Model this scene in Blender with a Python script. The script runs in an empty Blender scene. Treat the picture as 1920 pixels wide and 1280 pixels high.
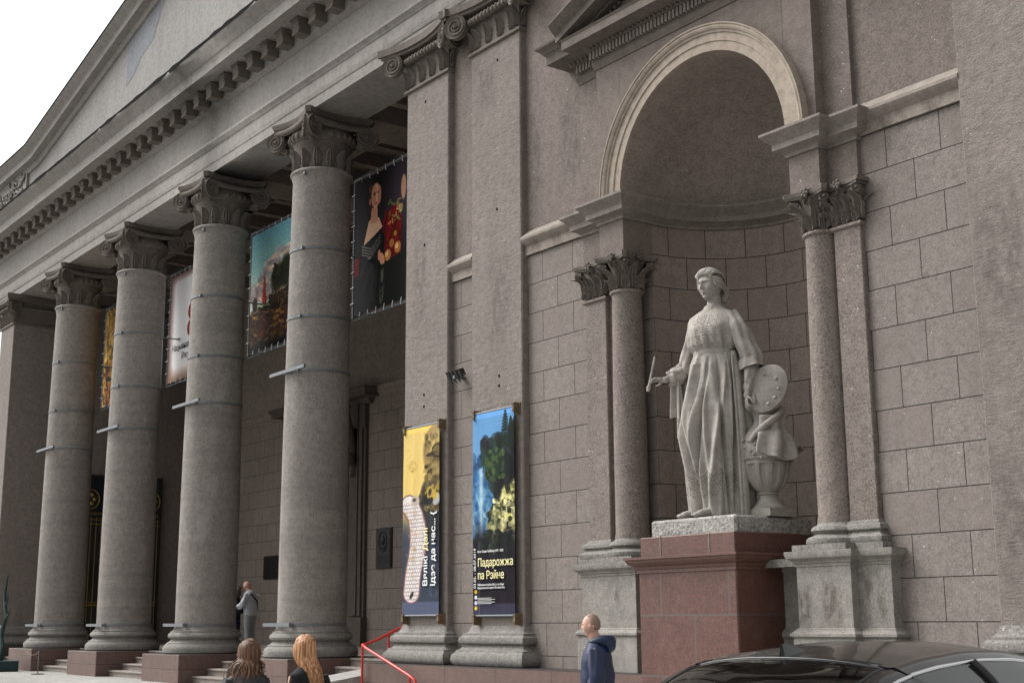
import bpy, math, random
import numpy as np
from mathutils import Vector, Matrix, noise as mnoise
random.seed(7)
S = bpy.context.scene
COL = S.collection
R = math.radians; PI = math.pi
sin, cos = math.sin, math.cos

# ------------------------------------------------------------------ camera
cd = bpy.data.cameras.new('camera'); cam = bpy.data.objects.new('camera', cd); COL.objects.link(cam)
cd.sensor_width = 36.0; cd.lens = 2500.3/1920*36.0; cd.clip_start = 0.1; cd.clip_end = 800
def cam_mat(pit, yaw, roll, loc):
    cp, sp, cy, sy, cr, sr = cos(pit), sin(pit), cos(yaw), sin(yaw), cos(roll), sin(roll)
    F = Vector((sy*cp, cy*cp, sp)); Rt = Vector((cy, -sy, 0)); U = Rt.cross(F)
    R2 = cr*Rt+sr*U; U2 = -sr*Rt+cr*U
    M = Matrix.Identity(4)
    for i in range(3):
        M[i][0] = R2[i]; M[i][1] = U2[i]; M[i][2] = -F[i]; M[i][3] = loc[i]
    return M
cam.matrix_world = cam_mat(.2051, -.9283, -.007, (0, 0, 1.38))
S.camera = cam
S.render.resolution_x = 1024; S.render.resolution_y = 682

# ------------------------------------------------------------------ world, sun, exposure
SUN_EL, SUN_AZ = R(48), R(238)      # compass azimuth of the brighter part of the cloud (clockwise from +Y)
w = bpy.data.worlds.new('World'); S.world = w; w.use_nodes = True
nt = w.node_tree; nt.nodes.clear()
sky = nt.nodes.new('ShaderNodeTexSky'); sky.sky_type = 'NISHITA'; sky.sun_disc = False
sky.sun_elevation = SUN_EL; sky.sun_rotation = SUN_AZ; sky.air_density = 1.0; sky.dust_density = 6.0; sky.ozone_density = 1.0
hs = nt.nodes.new('ShaderNodeHueSaturation'); hs.inputs['Saturation'].default_value = 0.05
bg = nt.nodes.new('ShaderNodeBackground'); bg.inputs['Strength'].default_value = 0.15
wo = nt.nodes.new('ShaderNodeOutputWorld')
nt.links.new(sky.outputs[0], hs.inputs['Color']); nt.links.new(hs.outputs[0], bg.inputs[0]); nt.links.new(bg.outputs[0], wo.inputs[0])
sl = bpy.data.lights.new('sun', 'SUN'); sl.energy = 1.05; sl.angle = R(30); sl.color = (1, .965, .915)
so = bpy.data.objects.new('sun', sl); COL.objects.link(so)
sd = Vector((sin(SUN_AZ)*cos(SUN_EL), cos(SUN_AZ)*cos(SUN_EL), sin(SUN_EL)))
so.rotation_euler = sd.to_track_quat('Z', 'Y').to_euler()
S.view_settings.view_transform = 'Standard'; S.view_settings.look = 'None'; S.view_settings.gamma = 1
S.view_settings.exposure = 0.68

# ------------------------------------------------------------------ materials
def newmat(name):
    m = bpy.data.materials.new(name); m.use_nodes = True
    n = m.node_tree; b = n.nodes['Principled BSDF']
    return m, n, b
def N(n, t, **kw):
    o = n.nodes.new(t)
    for k, v in kw.items():
        if k in o.inputs.keys() if hasattr(o.inputs, 'keys') else False: o.inputs[k].default_value = v
        else: setattr(o, k, v)
    return o
def math_(n, op, a, b=None, clamp=False):
    o = n.nodes.new('ShaderNodeMath'); o.operation = op; o.use_clamp = clamp
    for i, v in enumerate((a, b)):
        if v is None: continue
        if hasattr(v, 'is_output'): n.links.new(v, o.inputs[i])
        else: o.inputs[i].default_value = v
    return o.outputs[0]
def mixc(n, fac, a, b, mode='MIX'):
    o = n.nodes.new('ShaderNodeMix'); o.data_type = 'RGBA'; o.blend_type = mode
    for s, v in ((o.inputs[0], fac), (o.inputs[6], a), (o.inputs[7], b)):
        if hasattr(v, 'is_output'): n.links.new(v, s)
        else: s.default_value = v if not isinstance(v, tuple) or len(v) == 4 else (*v, 1)
    return o.outputs[2]
def noise(n, vec, scale, detail=4, rough=.55, vscale=None):
    if vscale:
        mp = n.nodes.new('ShaderNodeMapping'); mp.inputs['Scale'].default_value = vscale
        n.links.new(vec, mp.inputs['Vector']); vec = mp.outputs[0]
    o = n.nodes.new('ShaderNodeTexNoise'); o.inputs['Scale'].default_value = scale
    o.inputs['Detail'].default_value = detail; o.inputs['Roughness'].default_value = rough
    n.links.new(vec, o.inputs['Vector']); return o.outputs['Fac']
def ramp(n, fac, lo, hi):
    o = n.nodes.new('ShaderNodeMapRange'); o.inputs['From Min'].default_value = lo; o.inputs['From Max'].default_value = hi
    n.links.new(fac, o.inputs['Value']); return o.outputs[0]
def stone(name, col, big=.25, streak=.25, grain=.35, bump=.5, bdist=.012, speck=.6, tint=None, brick=None, rings=0, mortar=(.0068,(.03,.026,.024)), rough=.92, gscale=52, tool=0, spec=.25):
    m, n, b = newmat(name)
    pos = n.nodes.new('ShaderNodeNewGeometry').outputs['Position']
    c = (*col, 1)
    dark = tuple(x*.55 for x in col)+(1,); lite = tuple(min(1, x*1.35) for x in col)+(1,)
    f1 = ramp(n, noise(n, pos, .55, 6, .6), .3, .7)
    k = mixc(n, math_(n, 'MULTIPLY', f1, big), c, dark)
    f2 = ramp(n, noise(n, pos, 1.6, 5, .65, (1.5, 1.5, .16)), .42, .78)
    k = mixc(n, math_(n, 'MULTIPLY', f2, streak), k, dark)
    f2b = ramp(n, noise(n, pos, 2.7, 5, .7), .5, .85)
    k = mixc(n, math_(n, 'MULTIPLY', f2b, big*.8), k, lite if tint is None else (*tint, 1))
    g = noise(n, pos, gscale, 4, .75)
    vdark = tuple(x*.32 for x in col)+(1,)
    k = mixc(n, math_(n, 'MULTIPLY', ramp(n, g, .50, .66), min(1, grain*1.9)), k, vdark)
    gm = noise(n, pos, 7.5, 5, .68)
    k = mixc(n, math_(n, 'MULTIPLY', ramp(n, gm, .50, .64), .5), k, tuple(x*.55 for x in (col[0]*1.03, col[1], col[2]*.97))+(1,))
    k = mixc(n, math_(n, 'MULTIPLY', ramp(n, gm, .50, .34), .22), k, lite)
    k = mixc(n, math_(n, 'MULTIPLY', ramp(n, g, .50, .32), min(1, grain*1.4)), k, tuple(min(1, x*1.5) for x in col)+(1,))
    if speck:
        s = noise(n, pos, 26, 1, .5)
        k = mixc(n, math_(n, 'MULTIPLY', ramp(n, s, .745, .79), speck), k, (.75, .72, .68))
    h = math_(n, 'ADD', math_(n, 'MULTIPLY', g, .6), noise(n, pos, 9, 4, .6))
    if tool:
        h = math_(n, 'ADD', h, math_(n, 'MULTIPLY', noise(n, pos, 6, 5, .7, (1, 1, 3.2)), tool))
    if rings:
        rr_ = noise(n, pos, 1, 3, .6, (.15, .15, 3.1)); k = mixc(n, math_(n, 'MULTIPLY', ramp(n, rr_, .50, .62), rings), k, dark)
        k = mixc(n, math_(n, 'MULTIPLY', ramp(n, noise(n, pos, 1.9, 6, .75, (1, 1, .5)), .56, .66), rings), k, (.40,.385,.36,1))
    # small chips and pits
    pv = n.nodes.new('ShaderNodeTexVoronoi'); pv.inputs['Scale'].default_value = 7; n.links.new(pos, pv.inputs['Vector'])
    pit = math_(n, 'MULTIPLY', ramp(n, pv.outputs['Distance'], .10, .05), ramp(n, f2b, .2, .5))
    k = mixc(n, math_(n, 'MULTIPLY', pit, .6 if speck else 0), k, (.03, .026, .024, 1))
    if brick:
        x0, z0, bw, rh, kind = brick
        sp = n.nodes.new('ShaderNodeSeparateXYZ'); n.links.new(pos, sp.inputs[0])
        if kind == 'x': u = math_(n, 'SUBTRACT', sp.outputs[0], x0)
        else:           # round the niche: arc length about its axis
            xc, yc, rr = kind
            u = math_(n, 'MULTIPLY', math_(n, 'ARCTAN2', math_(n, 'SUBTRACT', sp.outputs[0], xc), math_(n, 'SUBTRACT', sp.outputs[1], yc)), rr)
            u = math_(n, 'SUBTRACT', u, x0)
        v = math_(n, 'SUBTRACT', sp.outputs[2], z0)
        cb = n.nodes.new('ShaderNodeCombineXYZ'); n.links.new(u, cb.inputs[0]); n.links.new(v, cb.inputs[1])
        bt = n.nodes.new('ShaderNodeTexBrick'); n.links.new(cb.outputs[0], bt.inputs['Vector'])
        bt.inputs['Scale'].default_value = 1; bt.inputs['Mortar Size'].default_value = mortar[0]; bt.inputs['Mortar Smooth'].default_value = .15
        bt.inputs['Brick Width'].default_value = bw; bt.inputs['Row Height'].default_value = rh; bt.inputs['Bias'].default_value = 0
        bt.inputs['Color1'].default_value = (0, 0, 0, 1); bt.inputs['Color2'].default_value = (1, 1, 1, 1)
        bt.offset = .5; bt.offset_frequency = 2
        k = mixc(n, math_(n, 'MULTIPLY', bt.outputs['Color'], .5), k, (*[x*.72 for x in (col[0]*1.05, col[1], col[2])], 1))
        k = mixc(n, math_(n, 'MULTIPLY', bt.outputs['Fac'], .93), k, (*mortar[1], 1))
        h = math_(n, 'SUBTRACT', h, math_(n, 'MULTIPLY', bt.outputs['Fac'], 1.5))
    n.links.new(k, b.inputs['Base Color']); b.inputs['Roughness'].default_value = rough; b.inputs['Specular IOR Level'].default_value = spec
    bp = n.nodes.new('ShaderNodeBump'); bp.inputs['Strength'].default_value = bump; bp.inputs['Distance'].default_value = bdist
    n.links.new(h, bp.inputs['Height']); n.links.new(bp.outputs[0], b.inputs['Normal'])
    return m
def plain(name, col, rough=.6, metal=0, spec=.5, var=.15, scale=8, bump=0, coat=0):
    m, n, b = newmat(name)
    pos = n.nodes.new('ShaderNodeTexCoord').outputs['Object']
    f = noise(n, pos, scale, 5, .6)
    k = mixc(n, math_(n, 'MULTIPLY', ramp(n, f, .35, .7), var*2), (*col, 1), tuple(x*.6 for x in col)+(1,))
    n.links.new(k, b.inputs['Base Color'])
    b.inputs['Roughness'].default_value = rough; b.inputs['Metallic'].default_value = metal; b.inputs['Specular IOR Level'].default_value = spec
    b.inputs['Coat Weight'].default_value = coat
    if bump:
        bp = n.nodes.new('ShaderNodeBump'); bp.inputs['Strength'].default_value = bump; bp.inputs['Distance'].default_value = .01
        n.links.new(f, bp.inputs['Height']); n.links.new(bp.outputs[0], b.inputs['Normal'])
    return m
def strands(name, col, col2, scale=(60, 60, 3)):
    m, n, b = newmat(name)
    pos = n.nodes.new('ShaderNodeTexCoord').outputs['Object']
    f = noise(n, pos, 1, 5, .6, scale)
    k = mixc(n, ramp(n, f, .38, .62), (*col, 1), (*col2, 1))
    n.links.new(k, b.inputs['Base Color']); b.inputs['Roughness'].default_value = .5; b.inputs['Specular IOR Level'].default_value = .35
    bp = n.nodes.new('ShaderNodeBump'); bp.inputs['Strength'].default_value = .5; bp.inputs['Distance'].default_value = .008
    n.links.new(f, bp.inputs['Height']); n.links.new(bp.outputs[0], b.inputs['Normal'])
    return m
def painted(name, rough=.75):
    m, n, b = newmat(name)
    a = n.nodes.new('ShaderNodeVertexColor'); a.layer_name = 'print'
    pos = n.nodes.new('ShaderNodeNewGeometry').outputs['Position']
    f = noise(n, pos, 2.2, 3, .5, (1.6, 1.6, .5))
    n.links.new(a.outputs[0], b.inputs['Base Color']); b.inputs['Roughness'].default_value = rough; b.inputs['Specular IOR Level'].default_value = .15
    bp = n.nodes.new('ShaderNodeBump'); bp.inputs['Strength'].default_value = .4; bp.inputs['Distance'].default_value = .05
    n.links.new(f, bp.inputs['Height']); n.links.new(bp.outputs[0], b.inputs['Normal'])
    return m

STUC = (.215, .190, .175)
NX, NY = -12.85, 13.55
M = {}
M['stucco'] = stone('rough_stucco', (.245, .212, .192), big=.35, streak=.45, tool=1.2, bump=.7, bdist=.022, grain=.3)
M['stucco_hi'] = stone('smooth_stucco', (.205, .172, .153), big=.35, streak=.45, bump=.6, bdist=.016)
M['column'] = stone('column_stone', (.275, .250, .230), big=.3, streak=.45, grain=.38, rings=.3, bump=.4, speck=.5, gscale=46)
M['small_column'] = stone('small_column_stone', (.215, .183, .163), big=.3, streak=.4, grain=.45, bump=.5, gscale=40)
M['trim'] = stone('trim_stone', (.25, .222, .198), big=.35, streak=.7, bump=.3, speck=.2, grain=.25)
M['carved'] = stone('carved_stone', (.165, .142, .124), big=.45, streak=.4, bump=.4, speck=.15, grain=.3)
M['arch'] = stone('arch_stone', (.37, .315, .26), big=.25, streak=.35, bump=.2, speck=.1, grain=.12)
M['ledge'] = stone('ledge_stone', (.30, .262, .228), big=.35, streak=.55, bump=.3, speck=.1, grain=.2)
M['tymp'] = stone('tympanum_render', (.30, .280, .262), big=.3, streak=.45, bump=.35, speck=.3, grain=.22)
M['dome'] = stone('brightened_niche_stucco', (.34, .292, .258), big=.45, streak=.3, bump=.5, bdist=.015, grain=.35)  # smooth stucco made paler: extra light for the shaded dome put into its colour
M['tympw'] = stone('tympanum_render', (.31, .298, .285), big=.35, streak=.45, bump=.25, speck=.2, grain=.12)
M['patch'] = stone('patched_render', (.24, .25, .27), big=.4, streak=.1, bump=.25, speck=0, grain=.1)
M['base'] = stone('base_stone', (.235, .222, .205), big=.4, streak=.3, bump=.6, bdist=.015, grain=.4, gscale=38)
M['pedestal'] = stone('pedestal_stone', (.275, .258, .235), big=.3, streak=.65, bump=.4, grain=.35, tint=(.3, .27, .22))
M['ashL'] = stone('ashlar_left', (.24, .209, .188), big=.3, streak=.35, bump=.5, brick=(-15.994, 1.318, .788, .5018, 'x'))
M['ashR'] = stone('ashlar_right', (.24, .210, .191), big=.3, streak=.4, bump=.5, brick=(-9.835, 1.318, .788, .5018, 'x'))
M['ashN'] = stone('ashlar_niche', (.29, .243, .212), big=.3, streak=.35, bump=.5, brick=(.2, 1.318, .62, .5018, (NX, NY, 1.65)))  # base colour also raised to brighten the shaded niche wall
M['ashB'] = stone('ashlar_portico', (.28, .24, .21), big=.45, streak=.25, bump=.5, brick=(-33.0, .55, .72, .575, 'x'))
M['granite'] = stone('red_granite', (.125, .056, .042), big=.5, streak=.2, grain=.6, bump=.15, speck=.12, rough=.5, spec=.5, tint=(.15, .085, .07), gscale=55)
M['granite_dk'] = stone('worn_red_granite', (.15, .095, .08), big=.5, streak=.2, grain=.5, bump=.2, speck=.15, rough=.6, spec=.4, tint=(.22, .15, .13), gscale=50,
                        brick=(-20.0, -.035, 1.4, .335, 'x'))
M['step'] = stone('step_granite', (.26, .225, .20), big=.35, streak=.1, grain=.5, bump=.2, rough=.75, gscale=45)
M['slab'] = stone('rough_slab', (.36, .345, .32), big=.3, streak=.2, grain=.5, bump=1.0, bdist=.03, gscale=24)
M['statue'] = stone('statue_stone', (.40, .372, .335), big=.6, streak=.75, grain=.16, bump=.35, bdist=.012, speck=.1, tint=(.5, .48, .45))
M['soffit'] = stone('portico_plaster', (.27, .228, .20), big=.35, streak=.1, bump=.2, speck=0, grain=.1)
M['paving'] = stone('paving', (.34, .33, .31), big=.3, streak=.05, grain=.3, bump=.2)
M['road'] = stone('asphalt', (.055, .055, .057), big=.3, streak=.05, grain=.4, bump=.4)
M['flash'] = plain('tar_flashing', (.012, .012, .013), rough=.95, spec=.05)
M['steel'] = plain('galvanised_steel', (.17, .185, .20), rough=.6, metal=.3)
M['rust'] = plain('rusty_bracket', (.22, .15, .09), rough=.7, metal=.4, var=.5, scale=30)
M['red'] = plain('red_paint', (.50, .035, .03), rough=.35, var=.12)
M['bronze'] = plain('dark_bronze', (.018, .017, .018), rough=.45, metal=.3)
M['darkstone'] = stone('door_surround', (.115, .095, .082), big=.3, streak=.2, bump=.2, speck=0)
M['gold'] = plain('gilding', (.36, .25, .06), rough=.45, metal=.6)
M['black'] = plain('black_iron', (.012, .012, .013), rough=.5)
M['glassdk'] = plain('dark_door_glass', (.02, .025, .035), rough=.08, spec=.8)
M['green'] = plain('green_patina', (.012, .04, .038), rough=.6, metal=.1)
M['print'] = painted('printed_vinyl')

def stains(m, spots, col=(.085, .070, .055)):
    """damp, dirty smears with an outline of their own; spots = (x, z bottom, z top, half width)"""
    n = m.node_tree; b = n.nodes['Principled BSDF']; src = b.inputs['Base Color'].links[0].from_socket
    pos = n.nodes.new('ShaderNodeNewGeometry').outputs['Position']; sp = n.nodes.new('ShaderNodeSeparateXYZ'); n.links.new(pos, sp.inputs[0])
    wob = math_(n, 'MULTIPLY', math_(n, 'SUBTRACT', noise(n, pos, 6, 5, .7, (1, 1, .45)), .5), .35); tot = None
    for x, z0, z1, hw in spots:
        u = math_(n, 'DIVIDE', math_(n, 'ABSOLUTE', math_(n, 'SUBTRACT', math_(n, 'ADD', sp.outputs[0], wob), x)), hw)
        v = math_(n, 'DIVIDE', math_(n, 'ABSOLUTE', math_(n, 'SUBTRACT', sp.outputs[2], (z0+z1)/2)), (z1-z0)/2)
        d = math_(n, 'MAXIMUM', u, v); f = ramp(n, d, 1.25, .55); tot = f if tot is None else math_(n, 'MAXIMUM', tot, f)
    f = math_(n, 'MULTIPLY', tot, ramp(n, noise(n, pos, 9, 5, .75, (1, 1, .5)), .38, .60))
    n.links.new(mixc(n, math_(n, 'MULTIPLY', f, .8), src, (*col, 1)), b.inputs['Base Color'])
stains(M['pedestal'], [(-11.27,1.28,1.75,.10),(-10.83,1.26,1.85,.14),(-10.42,1.28,1.95,.07),(-10.2,1.3,1.7,.05),(-14.75,1.6,1.85,.06)])
stains(M['stucco'], [(-8.3,4.5,6.2,.3),(-8.4,1.6,3.2,.25),(-20.3,6.6,8.3,.25),(-17.8,5.8,7.5,.3),(-18.2,10.2,11.2,.3)], (.13,.11,.10))
stains(M['stucco_hi'], [(-16.0,8.4,9.8,.25),(-16.9,7.9,9.6,.15),(-9.6,9.0,10.5,.3)], (.10,.086,.078))
stains(M['ledge'], [(-16.9,7.3,7.55,.12),(-16.3,7.3,7.55,.15),(-9.7,7.3,7.5,.2),(-9.1,7.3,7.5,.15)], (.12,.10,.088))

# ------------------------------------------------------------------ mesh helpers
class MB:
    def __init__(s): s.v = []; s.f = []; s.m = []
    def add(s, vs, fs, mi=0):
        o = len(s.v); s.v += [tuple(p) for p in vs]
        for f in fs: s.f.append(tuple(i+o for i in f)); s.m.append(mi)
        return s
    def box(s, x0, x1, y0, y1, z0, z1, mi=0):
        return s.add([(x0,y0,z0),(x1,y0,z0),(x1,y1,z0),(x0,y1,z0),(x0,y0,z1),(x1,y0,z1),(x1,y1,z1),(x0,y1,z1)],
                     [(0,3,2,1),(4,5,6,7),(0,1,5,4),(1,2,6,5),(2,3,7,6),(3,0,4,7)], mi)
    def bbox(s, x0, x1, y0, y1, z0, z1, b=.015, mi=0):      # box with small chamfers on its upright edges and top
        pts = [(x0+b,y0),(x1-b,y0),(x1,y0+b),(x1,y1),(x0,y1),(x0,y0+b)]
        n = 6; q = [(min(max(x,x0+b),x1-b), min(max(y,y0+b),y1)) for x, y in pts]
        vs = [(x,y,z0) for x,y in pts]+[(x,y,z1-b) for x,y in pts]+[(x,y,z1) for x,y in q]
        fs = [(i,(i+1)%n,(i+1)%n+n,i+n) for i in range(n)]+[(i+n,(i+1)%n+n,(i+1)%n+2*n,i+2*n) for i in range(n)]
        fs += [tuple(range(n))[::-1], tuple(i+2*n for i in range(n))]
        return s.add(vs, fs, mi)
    def sweep(s, path, prof, mi=0, closed=False):
        """profile [(out,z)] carried along a plan path [(x,y)]; out is to the right of travel; corners mitred"""
        n = len(path); rings = []
        for i, p in enumerate(path):
            def nd(a, b):
                d = Vector((b[0]-a[0], b[1]-a[1])); d.normalize(); return Vector((d.y, -d.x))
            if closed: n0 = nd(path[i-1], p); n1 = nd(p, path[(i+1) % n])
            else:
                n1 = nd(p, path[i+1]) if i < n-1 else None; n0 = nd(path[i-1], p) if i > 0 else n1
                if n1 is None: n1 = n0
            m = n0+n1
            if m.length < 1e-6: m = n0
            m.normalize(); k = 1/max(.25, m.dot(n1))
            rings.append([(p[0]+m.x*o*k, p[1]+m.y*o*k, z) for o, z in prof])
        L = len(prof); vs = [v for r in rings for v in r]; fs = []
        for i in range(n if closed else n-1):
            a = i*L; b = ((i+1) % n)*L
            for j in range(L-1): fs.append((a+j, b+j, b+j+1, a+j+1))
        if not closed: fs += [tuple(range(L)), tuple(range((n-1)*L, n*L))[::-1]]
        return s.add(vs, fs, mi)
    def lathe(s, prof, cx=0, cy=0, seg=48, mi=0, a0=0, a1=2*PI):
        full = abs(a1-a0-2*PI) < 1e-6; n = seg if full else seg+1; L = len(prof); vs = []; fs = []
        for i in range(n):
            a = a0+(a1-a0)*i/seg
            for r, z in prof: vs.append((cx+r*cos(a), cy+r*sin(a), z))
        for i in range(seg):
            a = i*L; b = ((i+1) % n)*L
            for j in range(L-1): fs.append((a+j, b+j, b+j+1, a+j+1))
        return s.add(vs, fs, mi)
    def tube(s, pts, r, seg=10, mi=0, flat=None):
        pts = [Vector(p) for p in pts]; n = len(pts); rs = r if isinstance(r, (list, tuple)) else [r]*n
        t0 = (pts[1]-pts[0]).normalized(); up = Vector((0,0,1)) if abs(t0.z) < .9 else Vector((1,0,0))
        u = t0.cross(up).normalized(); vs = []; fs = []
        for i, p in enumerate(pts):
            t = (pts[min(i+1,n-1)]-pts[max(i-1,0)]).normalized()
            u = (u-t*u.dot(t)).normalized(); w_ = t.cross(u)
            for j in range(seg):
                a = 2*PI*j/seg; f = flat or 1
                vs.append(p+u*cos(a)*rs[i]+w_*sin(a)*rs[i]*f)
        for i in range(n-1):
            for j in range(seg): fs.append((i*seg+j, i*seg+(j+1)%seg, (i+1)*seg+(j+1)%seg, (i+1)*seg+j))
        fs += [tuple(range(seg))[::-1], tuple((n-1)*seg+j for j in range(seg))]
        return s.add(vs, fs, mi)
    def grid(s, fn, nu, nv, mi=0, wrap=False):
        vs = [fn(i/nu, j/nv) for i in range(nu if wrap else nu+1) for j in range(nv+1)]
        fs = []; W = nv+1; T = nu if wrap else nu+1
        for i in range(nu):
            for j in range(nv): fs.append((i*W+j, ((i+1)%T)*W+j, ((i+1)%T)*W+j+1, i*W+j+1))
        return s.add(vs, fs, mi)
    def ell(s, c, r, seg=20, rings=14, mi=0, M3=None):
        c = Vector(c); r = r if isinstance(r, (tuple, list)) else (r, r, r)
        def fn(u, v):
            a = 2*PI*u; b = PI*(v-.5); p = Vector((r[0]*cos(a)*cos(b), r[1]*sin(a)*cos(b), r[2]*sin(b)))
            return c+(M3 @ p if M3 else p)
        return s.grid(fn, seg, rings, mi, wrap=True)
    def caps(s, p0, r0, p1, r1, seg=16, mi=0):          # tapered capsule
        p0, p1 = Vector(p0), Vector(p1); d = p1-p0; L = d.length; t = d.normalized()
        pts = []; rs = []
        for k in range(5): a = PI/2*(1-k/5); pts.append(p0-t*r0*sin(a)); rs.append(max(r0*cos(a), .0005))
        for k in range(1, 6): pts.append(p0+d*(k/6)); rs.append(r0+(r1-r0)*k/6)
        for k in range(6): a = PI/2*k/5; pts.append(p1+t*r1*sin(a)); rs.append(max(r1*cos(a), .0005))
        pts.insert(5, p0); rs.insert(5, r0)
        return s.tube(pts, rs, seg, mi)
    def xform(s, M4, i0=0):
        for i in range(i0, len(s.v)): s.v[i] = tuple(M4 @ Vector(s.v[i]))
        return s
    def build(s, name, mats, parent=None, org=(0,0,0), loc=(0,0,0), ang=35, recalc=True, fixed=False):
        me = bpy.data.meshes.new(name)
        me.from_pydata([(x-org[0], y-org[1], z-org[2]) for x, y, z in s.v], [], s.f)
        if not isinstance(mats, (list, tuple)): mats = [mats]
        for m in mats: me.materials.append(m)
        me.polygons.foreach_set('material_index', s.m)
        import bmesh
        bm = bmesh.new(); bm.from_mesh(me)
        bmesh.ops.remove_doubles(bm, verts=bm.verts, dist=1e-5)
        if recalc: bmesh.ops.recalc_face_normals(bm, faces=bm.faces)
        bm.to_mesh(me); bm.free()
        if ang is None: me.shade_flat()
        else: me.shade_smooth(); me.set_sharp_from_angle(angle=R(ang))
        o = bpy.data.objects.new(name, me); COL.objects.link(o); o.location = loc
        if parent: o.parent = parent
        return o
def remesh(o, vox, smooth=3):
    md = o.modifiers.new('r', 'REMESH'); md.mode = 'VOXEL'; md.voxel_size = vox; md.use_smooth_shade = True
    if smooth: sm = o.modifiers.new('s', 'SMOOTH'); sm.iterations = smooth; sm.factor = .5
    dg = bpy.context.evaluated_depsgraph_get()
    me = bpy.data.meshes.new_from_object(o.evaluated_get(dg)); o.modifiers.clear()
    for m in o.data.materials:
        if m.name not in [x.name for x in me.materials if x]: me.materials.append(m)
    o.data = me; me.shade_smooth(); return o
def thing(name, label, cat, loc=(0,0,0), rz=0, group=None):
    o = bpy.data.objects.new(name, None); COL.objects.link(o); o.empty_display_size = .3
    o.location = loc; o.rotation_euler = (0,0,rz); o['label'] = label; o['category'] = cat
    if group: o['group'] = group
    return o
def tag(o, label, cat, group=None):
    o['label'] = label; o['category'] = cat
    if group: o['group'] = group
    return o
def kids(o): return [c for c in bpy.data.objects if c.parent == o]
def copy_tree(o, parent=None):
    c = o.copy(); COL.objects.link(c); c.parent = parent
    for ch in kids(o):
        if ch != c: copy_tree(ch, c)
    return c
# ------------------------------------------------------------------ ground
def ground_z(x, y):
    t = min(1, max(0, (12.3-y)/1.2)); d = 1 if x > -33 else max(0, 1-(-33-x)/4)
    e = min(1, max(0, (x+9)/4)); return (-.30+.10*e)*(t*t*(3-2*t))*d
g = MB()
g_res = 0
xs = [-400,-120,-70,-52,-46,-42,-39,-37,-36,-35,-34,-33,-32,-31,-28,-25,-22,-19,-16,-13,-10,-9,-8,-7,-6,-5,-3,3,10,25,60,200]; ys = [-300,-80,-30,-10,0,5,8,9.5,10.4,11,11.2,11.4,11.6,11.8,12,12.2,12.4,13,24,60,200]
g.add([(x, y, ground_z(x, y)) for x in xs for y in ys],
      [(i*len(ys)+j, (i+1)*len(ys)+j, (i+1)*len(ys)+j+1, i*len(ys)+j+1) for i in range(len(xs)-1) for j in range(len(ys)-1)])
o = g.build('ground', M['paving']); o['kind'] = 'structure'
g = MB(); g.box(-150, 60, -30, 1.5, -.2, -.195); o = g.build('road', M['road']); o['kind'] = 'structure'

# ------------------------------------------------------------------ museum building
B0 = (-22, 12.6, 0)
bld = thing('museum_building', 'huge grey stone museum with a columned portico, tall pilasters and an arched niche', 'building', B0)
def part(name, mb, mat, parent=bld, ang=35, **k): return mb.build(name, mat, parent, org=B0, ang=ang, **k)
YP, YW, YA, YB, YC = 13.075, 13.2, 12.96, 13.13, 13.71
ZS = .635
IMP_T = 7.64
XL, XR = NX-1.65, NX+1.65

# bay walls
m = MB(); m.box(-19.45, -18.6, YW, 14, ZS, 7.36); part('ashlar_wall', m, M['ashL'])
m = MB(); m.box(-17.25, -15.14, YW, 14, ZS, 7.36); part('ashlar_wall', m, M['ashL'])
m = MB(); m.box(-10.655, -8.6, YW, 14, ZS, 7.36); part('ashlar_wall', m, M['ashR'])
for q in ((-19.45,-18.6,YW,14,7.62,12.8),(-17.25,-15.6,YW,14,7.62,12.8),(-10.3,-8.6,YW,14,7.62,12.8),(-15.65,-15.0,YB,13.6,7.62,12.8),(-10.72,-10.25,YB,13.6,7.62,12.8)):
    m = MB(); m.box(*q); part('upper_wall', m, M['stucco_hi'])
m = MB()
# spandrel wall round the arch
RA, ZA = 1.655, 7.66
XLA, XRA = -15.04, -10.70
nx = 64; vs = []; fs = []
xs = [XLA]+[NX-RA*cos(PI*i/nx) for i in range(nx+1)]+[XRA]
for i, x in enumerate(xs):
    z = 7.3 if i in (0, len(xs)-1) else ZA+math.sqrt(max(0, RA**2-(x-NX)**2))
    if i in (1, len(xs)-2): z = ZA
    vs += [(x, YA, z), (x, YA, 12.8)]
for i in range(1, len(xs)-2): fs.append((2*i, 2*i+2, 2*i+3, 2*i+1))
m.add(vs, fs)
m.add([(XLA,YA,7.3),(XL,YA,7.3),(XL,YA,ZA),(XL,YA,12.8),(XLA,YA,12.8)], [(0,1,2,3,4)])
m.add([(XRA,YA,7.3),(XR,YA,7.3),(XR,YA,ZA),(XR,YA,12.8),(XRA,YA,12.8)], [(0,1,2,3,4)])
for x in (XLA, XRA): m.add([(x,YA,7.3),(x,13.5,7.3),(x,13.5,12.8),(x,YA,12.8)], [(0,1,2,3)])
part('upper_wall', m, M['stucco_hi'], recalc=False)
# blocks above the small columns
for q in ((XLA,XL,YA,13.56),(-15.64,XLA-.002,YB,13.5),(XR,XRA,YA,13.56),(XRA+.002,-10.23,YB,13.5)):
    m = MB(); m.box(*q, 6.79, 7.32); part('frieze_block', m, M['stucco_hi'])
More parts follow.
